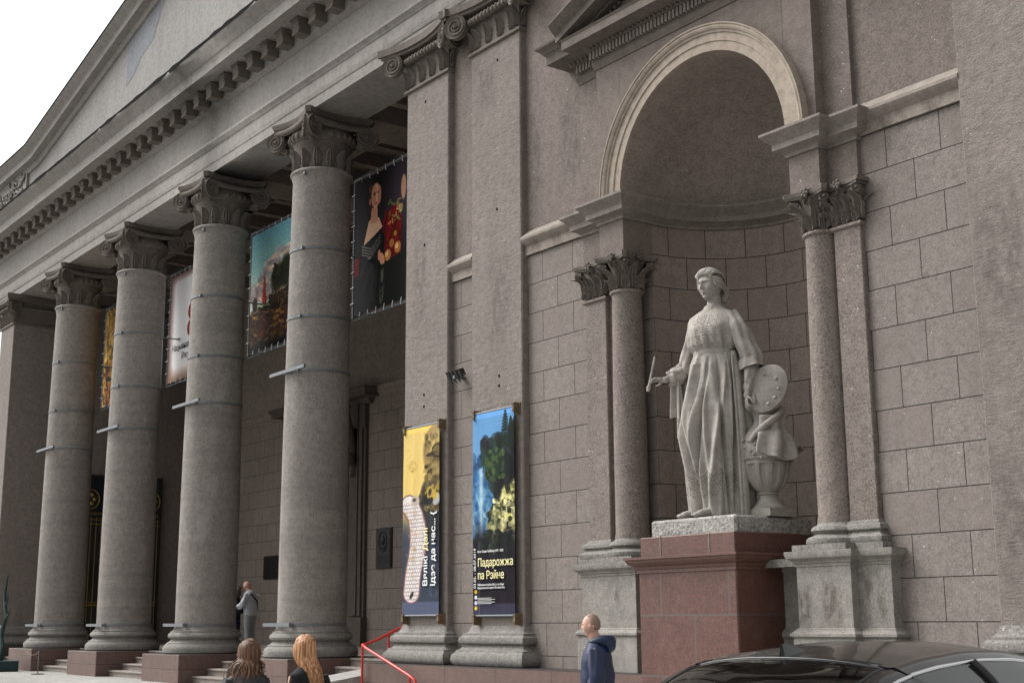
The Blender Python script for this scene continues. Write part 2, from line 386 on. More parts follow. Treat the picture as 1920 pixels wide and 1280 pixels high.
# niche: recess walls + half drum, then the half dome
def arc(r, n=48, y=NY): return [(NX-r*cos(PI*i/n), y+r*sin(PI*i/n)) for i in range(n+1)]
m = MB()
lo = arc(1.65)
def wallstrip(m, path, z0, z1):
    vs = [(x,y,z) for x,y in path for z in (z0,z1)]
    m.add(vs, [(2*i,2*i+2,2*i+3,2*i+1) for i in range(len(path)-1)])
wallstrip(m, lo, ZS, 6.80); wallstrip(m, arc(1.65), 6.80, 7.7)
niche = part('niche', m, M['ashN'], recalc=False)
m = MB(); wallstrip(m, [(-15.127,YW+.05),(-15.127,NY),(XL,NY)], ZS, 6.8); part('recess_wall', m, M['ashL'], niche, recalc=False)
m = MB(); wallstrip(m, [(XR,NY),(-10.675,NY),(-10.675,YW+.05)], ZS, 6.8); part('recess_wall', m, M['ashR'], niche, recalc=False)
m = MB()
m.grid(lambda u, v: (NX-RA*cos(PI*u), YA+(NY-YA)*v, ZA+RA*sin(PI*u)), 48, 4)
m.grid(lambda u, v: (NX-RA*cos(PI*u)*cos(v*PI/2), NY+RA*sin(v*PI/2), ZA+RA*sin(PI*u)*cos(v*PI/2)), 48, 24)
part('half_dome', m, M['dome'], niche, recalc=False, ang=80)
m = MB(); m.box(NX-1.7, NX+1.7, NY-.6, NY+1.7, 2.0, 2.1); part('niche_floor', m, M['base'], niche)
# archivolt : profile (radius, y) swept over the half circle
pr = [(1.650,YA+.02),(1.650,YA-.045),(1.775,YA-.045),(1.785,YA-.062),(1.895,YA-.062),(1.905,YA-.085),(1.93,YA-.085),(1.945,YA-.11),(1.975,YA-.125),(2.0,YA-.115),(2.012,YA-.135),(2.03,YA-.135),(2.03,YA+.01)]
m = MB(); m.grid(lambda u, v: (NX-pr[round(v*12)][0]*cos(PI*u), pr[round(v*12)][1], ZA+pr[round(v*12)][0]*sin(PI*u)), 72, 12)
part('arch_moulding', m, M['arch'], ang=25)
# impost cornice, broken forward over pilaster and column and carried round the niche
imp = [(0,7.30),(.03,7.30),(.035,7.34),(.09,7.38),(.15,7.40),(.15,7.475),(.16,7.485),(.17,7.50),(.18,7.51),(.20,7.53),(.24,7.57),(.27,7.60),(.27,7.635),(0,7.655)]
impc = [(0,7.345),(.045,7.345),(.045,7.50),(.06,7.51),(.075,7.53),(.11,7.55),(.14,7.60),(.14,7.64),(0,7.775)]
m = MB(); m.sweep([(-15.64,YW+.05),(-15.64,YB),(XLA,YB),(XLA,YA),(XL,YA)]+arc(1.65)+[(XR,YA),(XRA,YA),(XRA,YB),(-10.23,YB),(-10.23,YW+.05)], imp)
part('impost_cornice', m, M['trim'], ang=40)
for q in ((-19.4,-18.64),(-17.2,-15.60),(-10.26,-8.66)):
    m = MB(); m.sweep([(q[0],YW),(q[1],YW)], impc); part('string_course', m, M['ledge'], ang=30)

# plinth under the bay, ledge in front
m = MB(); m.box(-21.24, -6, 12.5, 13.3, -.4, ZS-.002); part('granite_plinth', m, M['granite_dk'])

# leaf for capitals: returns verts for a curled lobed acanthus blade
def leaf(m, place, W, H, curl=.35, lobes=3, n=8, nv=9, thick=.03):
    """place(s, h, o) -> point: s sideways, h up, o outward"""
    def fn(u, v):
        s_ = 2*u-1
        out = (.55+.45*math.sin(PI*min(1, v*.9+.1)))*(1-max(0, v-.72)**1.3*2.3)
        out *= 1-.30*(.5+.5*cos(2*PI*lobes*v+.6))
        o = thick*.5+H*.05*(1-s_*s_)+H*curl*max(0, v-.45)**1.7*1.6
        o += H*.075*cos(3.0*PI*s_)*(1-.4*v)
        h = H*(v-.30*max(0, v-.72)**1.2*curl*2)
        return place(s_*W*.5*out, h, o)
    m.grid(fn, n, nv)

# small columns with their capitals, bases and pedestals
def small_column(cx, cy):
    m = MB(); pf = [(.262,2.50),(.262,2.56),(.25,2.60),(.25,3.8),(.246,4.6),(.235,5.6),(.228,6.15),(.235,6.18),(.252,6.19),(.265,6.205),(.267,6.225),(.252,6.245),(.23,6.25),(.23,6.27)]
    m.lathe(pf, cx, cy, 40); return m
def corinth(m, pf, z0=6.25, z1=6.79, r0=.225):
    """pf(a, r, z) point on axis-centred frame"""
def small_cap_col(cx, cy):
    m = MB(); m.lathe([(.22,6.24),(.215,6.4),(.23,6.55),(.28,6.68),(.3,6.70)], cx, cy, 32)
    for row, (z0, H, W, k, ph) in enumerate(((6.25,.22,.17,8,0),(6.27,.37,.18,8,PI/8))):
        for i in range(k):
            a = ph+2*PI*i/k
            r = .222+.012*row
            leaf(m, lambda s, h, o, a=a, r=r, z0=z0: (cx+(r+o)*cos(a)-s*sin(a), cy+(r+o)*sin(a)+s*cos(a), z0+h), W, H, curl=.9)
    for i in range(4):
        a = PI/4+PI/2*i
        vol(m, (cx+cos(a)*.36, cy+sin(a)*.36, 6.64), a, .062, .055)
        m.tube([(cx+cos(a)*.24, cy+sin(a)*.24, 6.42),(cx+cos(a)*.29, cy+sin(a)*.29, 6.58),(cx+cos(a)*.35, cy+sin(a)*.35, 6.70)], [.02,.028,.03], 6)
        leaf(m, lambda s, h, o, a=a: (cx+(.24+o)*cos(a)-s*sin(a), cy+(.24+o)*sin(a)+s*cos(a), 6.36+h), .15, .28, curl=1.3)
    for i in range(4):                                  # rosettes on the abacus
        a = PI/2*i; c = (cx+cos(a)*.30, cy+sin(a)*.30, 6.745)
        m.ell(c, .045, 8, 6)
        for k in range(5): b = 2*PI*k/5; m.ell((c[0]-sin(a)*.045*cos(b)+cos(a)*.02, c[1]+cos(a)*.045*cos(b)+sin(a)*.02, c[2]+.045*sin(b)), .026, 6, 4)
        for s_ in (-1, 1): vol(m, (cx+cos(a)*.27-sin(a)*s_*.05, cy+sin(a)*.27+cos(a)*s_*.05, 6.655), a, .035, .03)
    abacus(m, cx, cy, 6.70, 6.79, .37, .09)
    return m
def abacus(m, cx, cy, z0, z1, a, dip, fh=.35, cut=.05):
    ring = []
    for q in range(4):
        for i in range(13):
            t = -1+2*i/12; tt = t*(1-cut/a); d = a-dip*(1-t*t)
            x, y = tt*a, -d
            c_, s_ = cos(PI/2*q), sin(PI/2*q); ring.append((x*c_-y*s_, x*s_+y*c_))
    n = len(ring); lv = [(z0, .90), (z0+(z1-z0)*fh, .95), (z0+(z1-z0)*fh, .965), (z1-(z1-z0)*.2, 1.0), (z1, 1.0)]
    vs = [(cx+x*k, cy+y*k, z) for z, k in lv for x, y in ring]
    fs = [(l*n+i, l*n+(i+1)%n, (l+1)*n+(i+1)%n, (l+1)*n+i) for l in range(4) for i in range(n)]
    fs += [tuple(range(n))[::-1], tuple(4*n+i for i in range(n))]
    m.add(vs, fs)
def vol(m, c, a, r, th, turns=2.3, flip=1, hollow=True):
    """volute disc whose face looks along azimuth a (cos a, sin a), with a raised spiral"""
    fx = Vector((cos(a), sin(a), 0)); sx = Vector((-sin(a), cos(a), 0)); c = Vector(c); Z = Vector((0,0,1))
    n = 24
    vs = [c+fx*d+(sx*cos(2*PI*i/n)+Z*sin(2*PI*i/n))*r*k for d, k in ((-th, .93), (-th*.3, .86), (th*.3, .90), (th*.6, 1.0), (th*.95, .96), (th*.55, .84)) for i in range(n)]+[c+fx*th*.35]
    fs = [(l*n+i, l*n+(i+1)%n, (l+1)*n+(i+1)%n, (l+1)*n+i) for l in range(5) for i in range(n)]+[(5*n+i, 5*n+(i+1)%n, 6*n) for i in range(n)]
    fs.append(tuple(range(n))[::-1]); m.add(vs, fs)
    if r > .08:
        pts = []
        for i in range(int(turns*14)+1):
            t = i/14; q = r*.90*math.exp(-.62*t); b = PI/2+flip*2*PI*t
            pts.append(c+fx*th*.62+(sx*cos(b)+Z*sin(b))*q)
        m.tube(pts, [r*.105*math.exp(-.33*i/14) for i in range(len(pts))], 6)
        m.ell(c+fx*th*.62, r*.17, 10, 6)
    else: m.ell(c+fx*th*.8, r*.4, 8, 6)

def ped_profile(z0, z1): return None
base_small = [(0,2.25),(.10,2.25),(.115,2.28),(.115,2.32),(.09,2.34),(.06,2.36),(.045,2.385),(.06,2.40),(.08,2.41),(.085,2.44),(.07,2.47),(.03,2.485),(.02,2.51),(.0,2.525)]
m = MB(); m.box(-15.15, -14.985, 13.215, NY-.003, 2.2, 6.788); part('jamb', m, M['small_column'], niche)
for side, cx, px0, px1 in ((-1, -14.77, -15.62, -15.13), (1, -10.94, -10.672, -10.245)):
    cy = 13.25
    c = part('engaged_column', small_column(cx, cy), M['small_column'])
    part('capital', small_cap_col(cx, cy), M['carved'], c, ang=50)
    m = MB(); m.lathe([(.40,2.25),(.415,2.28),(.41,2.32),(.38,2.345),(.33,2.36),(.30,2.385),(.32,2.40),(.35,2.42),(.345,2.45),(.32,2.475),(.28,2.49),(.262,2.52)], cx, cy, 40)
    m.box(cx-.42, cx+.42, cy-.42, cy+.3, 2.17, 2.252); part('column_base', m, M['base'], c, ang=40)
    # pilaster
    m = MB(); m.bbox(px0, px1, YB, YW+.1, 2.5, 6.24, .012)
    m.sweep([(px0,YW+.02),(px0,YB),(px1,YB),(px1,YW+.02)], [(0,6.18),(.02,6.19),(.035,6.205),(.035,6.225),(.02,6.245),(0,6.25)])
    p = part('small_pilaster', m, M['small_column'])
    m = MB(); hw = (px1-px0)/2; pc = (px0+px1)/2
    m.add([(px0+.01,YB,6.24),(px1-.01,YB,6.24),(px1+.05,YB-.06,6.7),(px0-.05,YB-.06,6.7),(px0+.01,YW+.1,6.24),(px1-.01,YW+.1,6.24),(px1+.05,YW+.1,6.7),(px0-.05,YW+.1,6.7)],[(0,1,2,3),(0,3,7,4),(1,5,6,2)])
    for z0, H, W, offs in ((6.25,.2,.155,(-.16,0,.16)), (6.27,.36,.16,(-.235,-.08,.08,.235))):
        for d in offs: leaf(m, lambda s, h, o, d=d, z0=z0: (pc+d+s, YB-.005-o, z0+h), W, H, curl=.8)
    for s_ in (-1, 1):
        leaf(m, lambda s, h, o, s_=s_: (pc+s_*(hw+o), YB+.06+s, 6.26+h), .12, .34, curl=.8)
        a = -PI/2+s_*PI/4; vol(m, (pc+s_*(hw+.04), YB-.10, 6.64), a, .06, .05)
        leaf(m, lambda s, h, o, s_=s_, a=a: (pc+s_*(hw-.02)+cos(a)*o-s*sin(a), YB+sin(a)*o+s*cos(a), 6.34+h), .15, .30, curl=1.2)
        vol(m, (pc+s_*.05, YB-.07, 6.655), -PI/2, .035, .03)
    c0 = (pc, YB-.12, 6.745); m.ell(c0, .04, 8, 6)
    for k in range(5): b = 2*PI*k/5; m.ell((c0[0]+.045*cos(b), c0[1]-.02, c0[2]+.045*sin(b)), .026, 6, 4)
    for z0, z1, e in ((6.70,6.735,.06),(6.735,6.79,.09)):
        pts = [(pc-hw-e-.03,YW+.05)]+[(pc+(hw+e+.02)*t, YB-.10-e*.6+.07*(1-t*t)) for t in [-1+i/5 for i in range(11)]]+[(pc+hw+e+.03,YW+.05)]
        n_ = len(pts); m.add([(x,y,z) for z in (z0,z1) for x,y in pts],[tuple(range(n_)), tuple(range(n_,2*n_))]+[(i,(i+1),(i+1)+n_,i+n_) for i in range(n_-1)])
    part('capital', m, M['carved'], p, ang=50)
    m = MB(); m.sweep([(px0,YW+.02),(px0,YB),(px1,YB),(px1,YW+.02)], base_small); m.box(px0-.13, px1+.13, YB-.12, YW+.1, 2.17, 2.251)
    part('pilaster_base', m, M['base'], p, ang=40)
    # pedestal following both
    m = MB()
    if side < 0: pth = [(-15.70,YW+.05),(-15.70,13.03),(cx-.42,13.03),(cx-.42,12.9),(cx+.42,12.9),(cx+.42,NY)]
    else: pth = [(cx-.42,NY),(cx-.42,12.9),(cx+.42,12.9),(cx+.42,13.03),(-10.03,13.03),(-10.03,YW+.05)]
    m.sweep(pth, [(-.3,ZS),(.055,ZS),(.055,1.10),(.05,1.12),(.06,1.135),(.085,1.15),(.085,1.18),(.06,1.20),(.045,1.215),(.03,1.225),(.03,1.235),(0,1.25),(0,1.98),(.012,1.99),(.012,2.02),(.03,2.03),(.035,2.05),(.06,2.07),(.09,2.09),(.105,2.13),(.105,2.175),(-.3,2.19)])
    part('column_pedestal', m, M['pedestal'], ang=30)
m = MB(); prb = [(-.4,ZS),(.05,ZS),(.05,1.10),(.08,1.14),(.08,1.18),(.03,1.23),(0,1.25),(0,1.93),(.03,1.97),(.06,2.03),(.08,2.06),(.08,2.10),(-.4,2.105)]

for q in ((-12.1,-11.3),(-14.4,-13.5)):
    m = MB(); m.sweep([(q[0],13.30),(q[1],13.30)], prb); part('niche_dado', m, M['pedestal'], niche, ang=30)

# pedimented hood over the niche
bed = [(0,9.86),(.02,9.86),(.03,9.90),(.045,9.93),(.055,9.96),(.03,10.0),(.03,10.02),(.03,10.17),(.10,10.175),(.12,10.20),(.15,10.235)]
def corona(z, p=.39): return [(.15,z),(p,z),(p,z+.13),(p+.01,z+.14),(p+.02,z+.165),(.15,z+.17)]
m = MB(); fullp = [(-15.64,YW+.1),(-15.64,YB),(XLA,YB),(XLA,YA),(XRA,YA),(XRA,YB),(-10.23,YB),(-10.23,YW+.1)]
m.sweep(fullp, bed+[(.39,10.24),(.39,10.37),(.40,10.38),(.415,10.405),(.15,10.41)])
for q in ([(-15.64,YW+.1),(-15.64,YB),(XLA-.3,YB)], [(XRA+.3,YB),(-10.23,YB),(-10.23,YW+.1)]):
    m.sweep(q, [(.15,10.41),(.42,10.41),(.44,10.43),(.47,10.47),(.53,10.50),(.54,10.53),(0,10.58)])
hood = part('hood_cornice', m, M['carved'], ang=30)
m = MB()
def dent(m, p0, p1, o0, o1, z0, z1, wdt, step):
    d = Vector(p1)-Vector(p0); L = d.length; d.normalize(); nn = Vector((d.y,-d.x)); k = int(L/step)
    for i in range(k+1):
        c = Vector(p0)+d*(i*step+(L-k*step)/2)
        pts = [c-d*wdt/2+nn*o0, c+d*wdt/2+nn*o0, c+d*wdt/2+nn*o1, c-d*wdt/2+nn*o1]
        m.add([(p.x,p.y,z) for z in (z0,z1) for p in pts], [(0,1,2,3),(4,5,6,7),(0,1,5,4),(1,2,6,5),(2,3,7,6),(3,0,4,7)])
for a_, b_ in (((-15.64,YB),(XLA-.07,YB)), ((XLA-.06,YA),(XRA,YA)), ((-15.64,YW),(-15.64,YB))): dent(m, a_, b_, .02, .095, 10.03, 10.165, .047, .079)
part('dentils', m, M['trim'], hood)
m = MB()                                   # egg and dart
for i in range(48):
    x = XLA+.0+i*.094; m.ell((x, YA-.135, 10.205), (.026,.022,.033), 8, 6); m.ell((x+.047, YA-.13, 10.205), (.007,.018,.03), 5, 4)
for i in range(6): x = -15.7+i*.094; m.ell((x, YB-.135, 10.205), (.026,.022,.033), 8, 6)
part('egg_moulding', m, M['carved'], hood)
sl_ = .36; xt0 = XLA-.54; zt0 = 10.42; xm = NX; Lr = xm-xt0
m = MB()                                   # raking cornices
rk = [(YA+.1,-.05),(YA-.15,-.05),(YA-.16,-.01),(YA-.39,.0),(YA-.39,.10),(YA-.41,.115),(YA-.44,.14),(YA-.50,.19),(YA-.54,.24),(YA-.54,.265),(YA+.1,.30)]
for s_ in (-1, 1):
    vs = []
    for t in (0, 1):
        for y, h in rk:
            x = (xt0 if s_ < 0 else 2*NX-xt0) if t == 0 else xm
            xx = x if t else x-s_*h*.25*0
            vs.append((xx, y, zt0+(Lr*sl_ if t else 0)+h*1.06-(.12 if y > YA-.3 and 0 else 0)))
    n_ = len(rk); m.add(vs, [(i, i+1, n_+i+1, n_+i) for i in range(n_-1)]+[tuple(range(n_)), tuple(range(n_, 2*n_))])
part('raking_cornice', m, M['carved'], hood, ang=30)
m = MB(); m.add([(XLA,YA-.03,10.42),(XRA,YA-.03,10.42),(NX,YA-.03,10.42+2.2*.36+.2)], [(0,1,2)])
for i in range(22):
    x = XLA+.15+i*.1; m.ell((x, YA-.06, 10.42+(x-xt0)*sl_-.10), (.03,.03,.03), 8, 6); 
part('hood_tympanum', m, M['carved'], hood)

# ------------------------------------------------------------------ giant pilasters
def giant_prof(): return [(0,.636),(.20,.64),(.245,.68),(.26,.74),(.245,.81),(.20,.85),(.19,.862),(.19,.885),(.14,.90),(.105,.94),(.09,.965),(.10,.975),(.12,.985),(.15,1.0),(.165,1.04),(.15,1.095),(.11,1.12),(.105,1.125),(.105,1.155),(.06,1.165),(.03,1.20),(.012,1.25),(0,1.28)]
def giant_pilaster(x0, x1, y1=YW+.1, capit=True, back=None):
    m = MB(); m.bbox(x0, x1, YP, y1, 1.2, 11.45, .02); p = part('giant_pilaster', m, M['stucco'])
    m = MB(); path = [(x0,y1),(x0,YP),(x1,YP),(x1,y1)]
    m.sweep(path, giant_prof()); part('pilaster_base', m, M['base'], p, ang=40)
    if not capit: return p
    m = MB(); xc = (x0+x1)/2; hw = (x1-x0)/2
    m.sweep(path, [(0,11.38),(.015,11.385),(.045,11.40),(.05,11.425),(.04,11.45),(.015,11.46),(.015,11.49),(0,11.50),(0,11.95),(.03,11.98),(.05,12.0),(.03,12.03),(0,12.04),(0,12.3)])
    for i in range(4):
        d = (-.5+i/3)*1.05
        leaf(m, lambda s, h, o, d=d: (xc+d+s, YP-o, 11.49+h), .27, .37, curl=.5, lobes=4, n=10)
    for d in (-hw, hw):
        leaf(m, lambda s, h, o, d=d: (xc+d-math.copysign(.04,d)+s*.6, YP-.012-o, 11.49+h), .26, .36, curl=.4, lobes=4, n=10)
    leaf(m, lambda s, h, o: (x1+o, YP+.07+s*.6, 11.49+h), .22, .36, curl=.4, lobes=4)
    # bolster band between volutes (egg and dart)
    m.tube([(xc-hw*.9,YP-.09,12.02),(xc,YP-.075,12.02),(xc+hw*.9,YP-.09,12.02)], .065, 10)
    for i in range(11): m.ell((xc+(-.5+i/10)*1.1, YP-.13, 12.02), (.035,.035,.06), 8, 6)
    for s_ in (-1, 1):
        a = -PI/2-s_*R(20)
        vol(m, (xc+s_*(hw+.16), YP-.22, 11.99), a, .245, .07, flip=s_)
        if s_ > 0:
            vol(m, (xc+hw+.24, YP-.08, 11.99), R(18), .235, .07, flip=-1)
    m.box(xc+hw+.05, xc+hw+.24, YP-.20, YP-.02, 11.85, 12.15)
    for z0, z1, e in ((12.16,12.22,.0),(12.22,12.36,.05)):
        pts = [(xc-hw-.44-e,y1)]+[(xc+(hw+.42+e)*t, YP-.36-e+.22*(1-t*t)) for t in [-1+i/8 for i in range(17)]]+[(xc+hw+.44+e,YP-.28),(xc+hw+.24+e,y1)]
        if s_: pass
        n_ = len(pts); m.add([(x,y,z) for z in (z0,z1) for x,y in pts],[tuple(range(n_)), tuple(range(n_,2*n_))]+[(i,(i+1)%n_,(i+1)%n_+n_,i+n_) for i in range(n_)])
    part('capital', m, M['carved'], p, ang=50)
    return p
giant_pilaster(-20.82, -19.39, 14.6)
giant_pilaster(-18.65, -17.19)
giant_pilaster(-8.673, -7.2)
giant_pilaster(-47.4, -45.95, 14.6)
for q in ((-20.80,-19.41),(-47.4,-45.96)):
    m = MB(); m.box(*q, 14.5, 20.6, ZS, 12.36); part('portico_side_wall', m, M['stucco'])

m = MB()
for x, z in [(-20.168, 11.048), (-17.837, 11.068), (-20.172, 8.22), (-17.875, 8.328), (-20.156, 5.386), (-20.153, 5.17), (-17.837, 5.394), (-17.838, 5.221)]: m.ell((x, YP-.002, z), (.022,.012,.03), 10, 6)
part('anchor_holes', m, M['flash'])
# ------------------------------------------------------------------ big columns
CXS = [-41.36+5.323*i for i in range(4)]
def column_parts():
    sh = MB(); pf = [(.75,1.20),(.735,1.22),(.722,1.27),(.716,1.33)]
    for i in range(13):
        t = i/12; pf.append((.716-.078*t**1.7, 1.4+9.5*t))
    pf += [(.645,10.95),(.66,10.99),(.66,11.02),(.675,11.04),(.70,11.07),(.70,11.10),(.68,11.13),(.64,11.14)]
    sh.lathe(pf, 0, 0, 64)
    bs = MB(); bs.lathe([(.93,.636),(.97,.66),(.985,.74),(.965,.81),(.92,.85),(.90,.862),(.90,.885),(.84,.91),(.80,.95),(.79,.965),(.81,.985),(.85,1.0),(.87,1.04),(.85,1.10),(.81,1.125),(.81,1.155),(.77,1.17),(.745,1.21)], 0, 0, 64)
    cp = MB(); cp.lathe([(.62,11.13),(.61,11.3),(.615,11.55),(.64,11.70),(.66,11.74),(.655,11.77),(.70,11.80),(.74,11.87),(.73,11.95),(.70,12.0),(.66,12.2)], 0, 0, 48)
    for i in range(14):
        a = 2*PI*(i+.5)/14
        leaf(cp, lambda s, h, o, a=a: ((.608+o)*cos(a)-s*sin(a), (.608+o)*sin(a)+s*cos(a), 11.15+h), .27, .44, curl=.35, lobes=4, n=10)
    for i in range(28):
        a = 2*PI*i/28; cp.ell((.735*cos(a), .735*sin(a), 11.89), (.045,.045,.075), 8, 6)
    for q in range(4):
        a = PI/2*q
        for s_ in (-1, 1):
            b = a-s_*R(24); c = Vector((cos(a)*.80-sin(a)*s_*.68, sin(a)*.80+cos(a)*s_*.68, 11.94))
            vol(cp, c, b, .245, .07, flip=s_)
        # channel sagging between the volutes
        pts = [(cos(a)*(.72+.08*t*t)-sin(a)*t*.72, sin(a)*(.72+.08*t*t)+cos(a)*t*.72, 12.10+.03*t*t) for t in [-1+i/5 for i in range(11)]]
        cp.tube(pts, .075, 8)
        d = a+PI/4; c = Vector((cos(d), sin(d), 0))
        cp.tube([c*.80+Vector((0,0,11.72)), c*1.02+Vector((0,0,11.84)), c*1.04+Vector((0,0,12.0)), c*1.10+Vector((0,0,12.2))], [.07,.09,.075,.06], 8)
    abacus(cp, 0, 0, 12.17, 12.364, .88, .19, cut=.09)
    return sh, bs, cp
sh, bs, cp = column_parts()
def at_col(x): return (x-B0[0], YC-B0[1], 0)
col0 = sh.build('column', M['column'], bld, loc=at_col(CXS[3]), ang=30)
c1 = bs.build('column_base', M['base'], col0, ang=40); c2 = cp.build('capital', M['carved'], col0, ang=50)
for x in CXS[:3]:
    c = copy_tree(col0, bld); c.location = at_col(x)
# plinth blocks, steps between
for q in [(x-1.10,x+1.10) for x in CXS]+[(-47.7,-45.2)]:
    m = MB(); m.bbox(*q, 12.6, 15.0, 0, ZS-.001, .012); part('column_plinth', m, M['granite_dk'])
for x0, x1 in [(-45.2,CXS[0]-1.1)]+[(CXS[i]+1.1,CXS[i+1]-1.1) for i in range(3)]+[(CXS[3]+1.1,-21.24)]:
    m = MB()
    for k in range(4):
        y = 12.93+.357*k; z = .159*(k+1)
        m.box(x0, x1, y+.03, 15.0, z-.159, z-.04); m.bbox(x0, x1, y, 15.0, z-.04, z-.002*(k == 3), .012)
    part('flight_of_steps', m, M['step'])
m = MB(); m.box(-47.5, -19.4, 14.95, 20.6, 0, ZS-.004); part('portico_floor', m, M['step'])
m = MB(); m.add([(-22.2,9.6,.0),(-21.26,9.6,.0),(-21.26,14.1,ZS+.01),(-22.2,14.1,ZS+.01),(-22.2,9.6,-.35),(-21.26,9.6,-.35),(-21.26,14.1,0),(-22.2,14.1,0)],[(0,1,2,3),(0,3,7,4),(1,5,6,2),(0,4,5,1)])
part('ramp', m, M['paving'])

# ------------------------------------------------------------------ entablature
def extr(m, sec, x0, x1, mi=0):
    n_ = len(sec); m.add([(x,y,z) for x in (x0,x1) for y,z in sec], [(i,i+1,n_+i+1,n_+i) for i in range(n_-1)]+[tuple(range(n_)),tuple(range(n_,2*n_))], mi)
ENT = [(14.35,12.366),(YP,12.366),(YP,12.60),(YP-.012,12.605),(YP-.03,12.64),(YP-.03,12.675),(YP-.03,12.685),(YP-.035,12.69),(YP-.035,12.975),(YP-.05,12.98),(YP-.06,13.01),(YP-.10,13.05),(YP-.13,13.08),(YP-.13,13.14),(YP,13.165),
       (YP,13.965),(YP-.02,13.97),(YP-.02,13.995),(YP-.05,14.01),(YP-.09,14.04),(12.95,14.05),(12.95,14.42),(12.305,14.42),(12.305,14.70),(12.29,14.705),(12.29,14.735),(12.27,14.75),(12.24,14.78),(12.16,14.86),(12.08,14.91),(12.05,14.95),(12.05,15.0),(13.3,15.12),(14.35,15.12)]
m = MB(); x = -54.0
while x < -6: extr(m, ENT, x, min(x+4, -6)); x += 4
ent = part('entablature', m, M['tymp'], ang=30)
m = MB(); extr(m, [(0,0),(-.0,.30),(-.0,.34)][:0] or [(12.95,14.055),(12.645,14.055),(12.645,14.10),(12.66,14.12),(12.66,14.20),(12.64,14.22),(12.645,14.32),(12.62,14.335),(12.62,14.40),(12.95,14.40)], 0, .30)
m.box(-.03, .33, 12.60, 12.96, 14.375, 14.415)
mod0 = None
for k in range(-38, 15):
    X = -24.21+.7605*k
    if X > -8: break
    if mod0 is None: mod0 = m.build('modillion', M['carved'], ent, org=B0, loc=(X, 0, 0)); md_ = mod0
    else: md_ = mod0.copy(); COL.objects.link(md_)
    md_.location = (X, 0, 0)
    md_.parent = ent
m = MB(); vs = []; rng = random.Random(3); xx = -54.0; 
while xx < -6:
    j = rng.uniform(-.018, .018); vs += [(xx, 12.035+j, 14.945+j*.8), (xx, 12.03+j, 15.03+abs(j)), (xx, 12.4, 15.07)]; xx += .35
n_ = len(vs)//3; m.add(vs, [(3*i+j, 3*i+3+j, 3*i+4+j, 3*i+1+j) for i in range(n_-1) for j in (0, 1)])
part('flashing', m, M['flash'], ent)
# pediment wall and raking cornice
def rake(x): return 17.2 if x < -44.2 else 18.9+.193*(x+35.4)
m = MB(); xs = [-54,-44.2,-30,-18]
m.add([(x,13.05,z) for x in xs for z in (15.0, rake(x)-.3)]+[(x,14.3,z) for x in xs for z in (15.0, rake(x)-.3)], [(2*i,2*i+2,2*i+3,2*i+1) for i in range(3)]+[(6,7,15,14)])
ped = part('pediment_wall', m, M['tympw'])
m = MB(); m.add([(x,13.044,z) for x,z in ((-36.3,16.75),(-35.6,17.0),(-35.1,17.35),(-34.3,17.55),(-33.6,18.6),(-33.4,20.5),(-36.3,19.0))], [tuple(range(7))]); part('plaster_patch', m, M['patch'], ped)
m = MB(); rk2 = [(13.06,-.62),(12.98,-.60),(12.94,-.54),(12.92,-.44),(12.72,-.42),(12.72,-.22),(12.70,-.20),(12.64,-.14),(12.52,-.06),(12.50,-.03),(12.50,.0),(14.3,.08)]
xs = [-54,-44.2,-18]; m.add([(x,y,rake(x)+h) for x in xs for y,h in rk2], [(a*12+i,a*12+i+1,(a+1)*12+i+1,(a+1)*12+i) for a in (0,1) for i in range(11)])
part('raking_cornice', m, M['tymp'], ped, ang=25)
m = MB(); m.add([(x,y,rake(x)+h) for x in xs for y,h in ((12.485,-.03),(12.485,.03),(12.9,.06))], [(a*3+i,a*3+i+1,(a+1)*3+i+1,(a+1)*3+i) for a in (0,1) for i in (0,1)])
part('flashing', m, M['flash'], ped)
m = MB(); m.box(-52, -45.3, 12.96, 13.06, 15.0, 16.7); rng = random.Random(5)
for i in range(150):
    x = rng.uniform(-51, -45.4); z = rng.uniform(15.1, 16.6); a = rng.uniform(0, 6.28); r = rng.uniform(.1, .28)
    m.tube([(x+r*cos(a+t*1.1)*(1-t*.25), 12.93-.03*rng.random(), z+r*sin(a+t*1.1)*(1-t*.25)) for t in range(4)], [.05,.045,.035,.02], 6)
part('relief_panel', m, M['tymp'], ped)

# ------------------------------------------------------------------ portico interior
YK = 20.5
m = MB(); m.box(-47.5, -19.4, YK, YK+.4, ZS, 8.0); back = part('portico_back_wall', m, M['ashB'])
m = MB(); m.box(-47.5, -19.4, YK-.02, YK+.4, 8.25, 13.1)
m.sweep([(-47.5,YK),(-19.4,YK)], [(0,7.98),(.03,7.99),(.05,8.05),(.10,8.08),(.10,8.14),(.14,8.18),(.16,8.25),(0,8.28)]); part('upper_band', m, M['soffit'], back, ang=30)
m = MB(); m.box(-47.5, -19.4, 14.3, 20.6, 13.15, 13.25)
for x in [-44.02+5.323*i for i in range(6)]: pass
for x in CXS+[-46.7,-20.1]: m.box(x-.6, x+.6, 14.36, 20.5, 12.5, 13.16)
xx = -47
for k in range(int(27/1.33)):
    xx = -47+1.33*k; m.box(xx-.12, xx+.12, 14.36, 20.5, 12.8, 13.155)
for k in range(5): y = 14.45+1.45*k; m.box(-47.4, -19.5, y-.12, y+.12, 12.8, 13.152)
part('coffered_ceiling', m, M['soffit'])
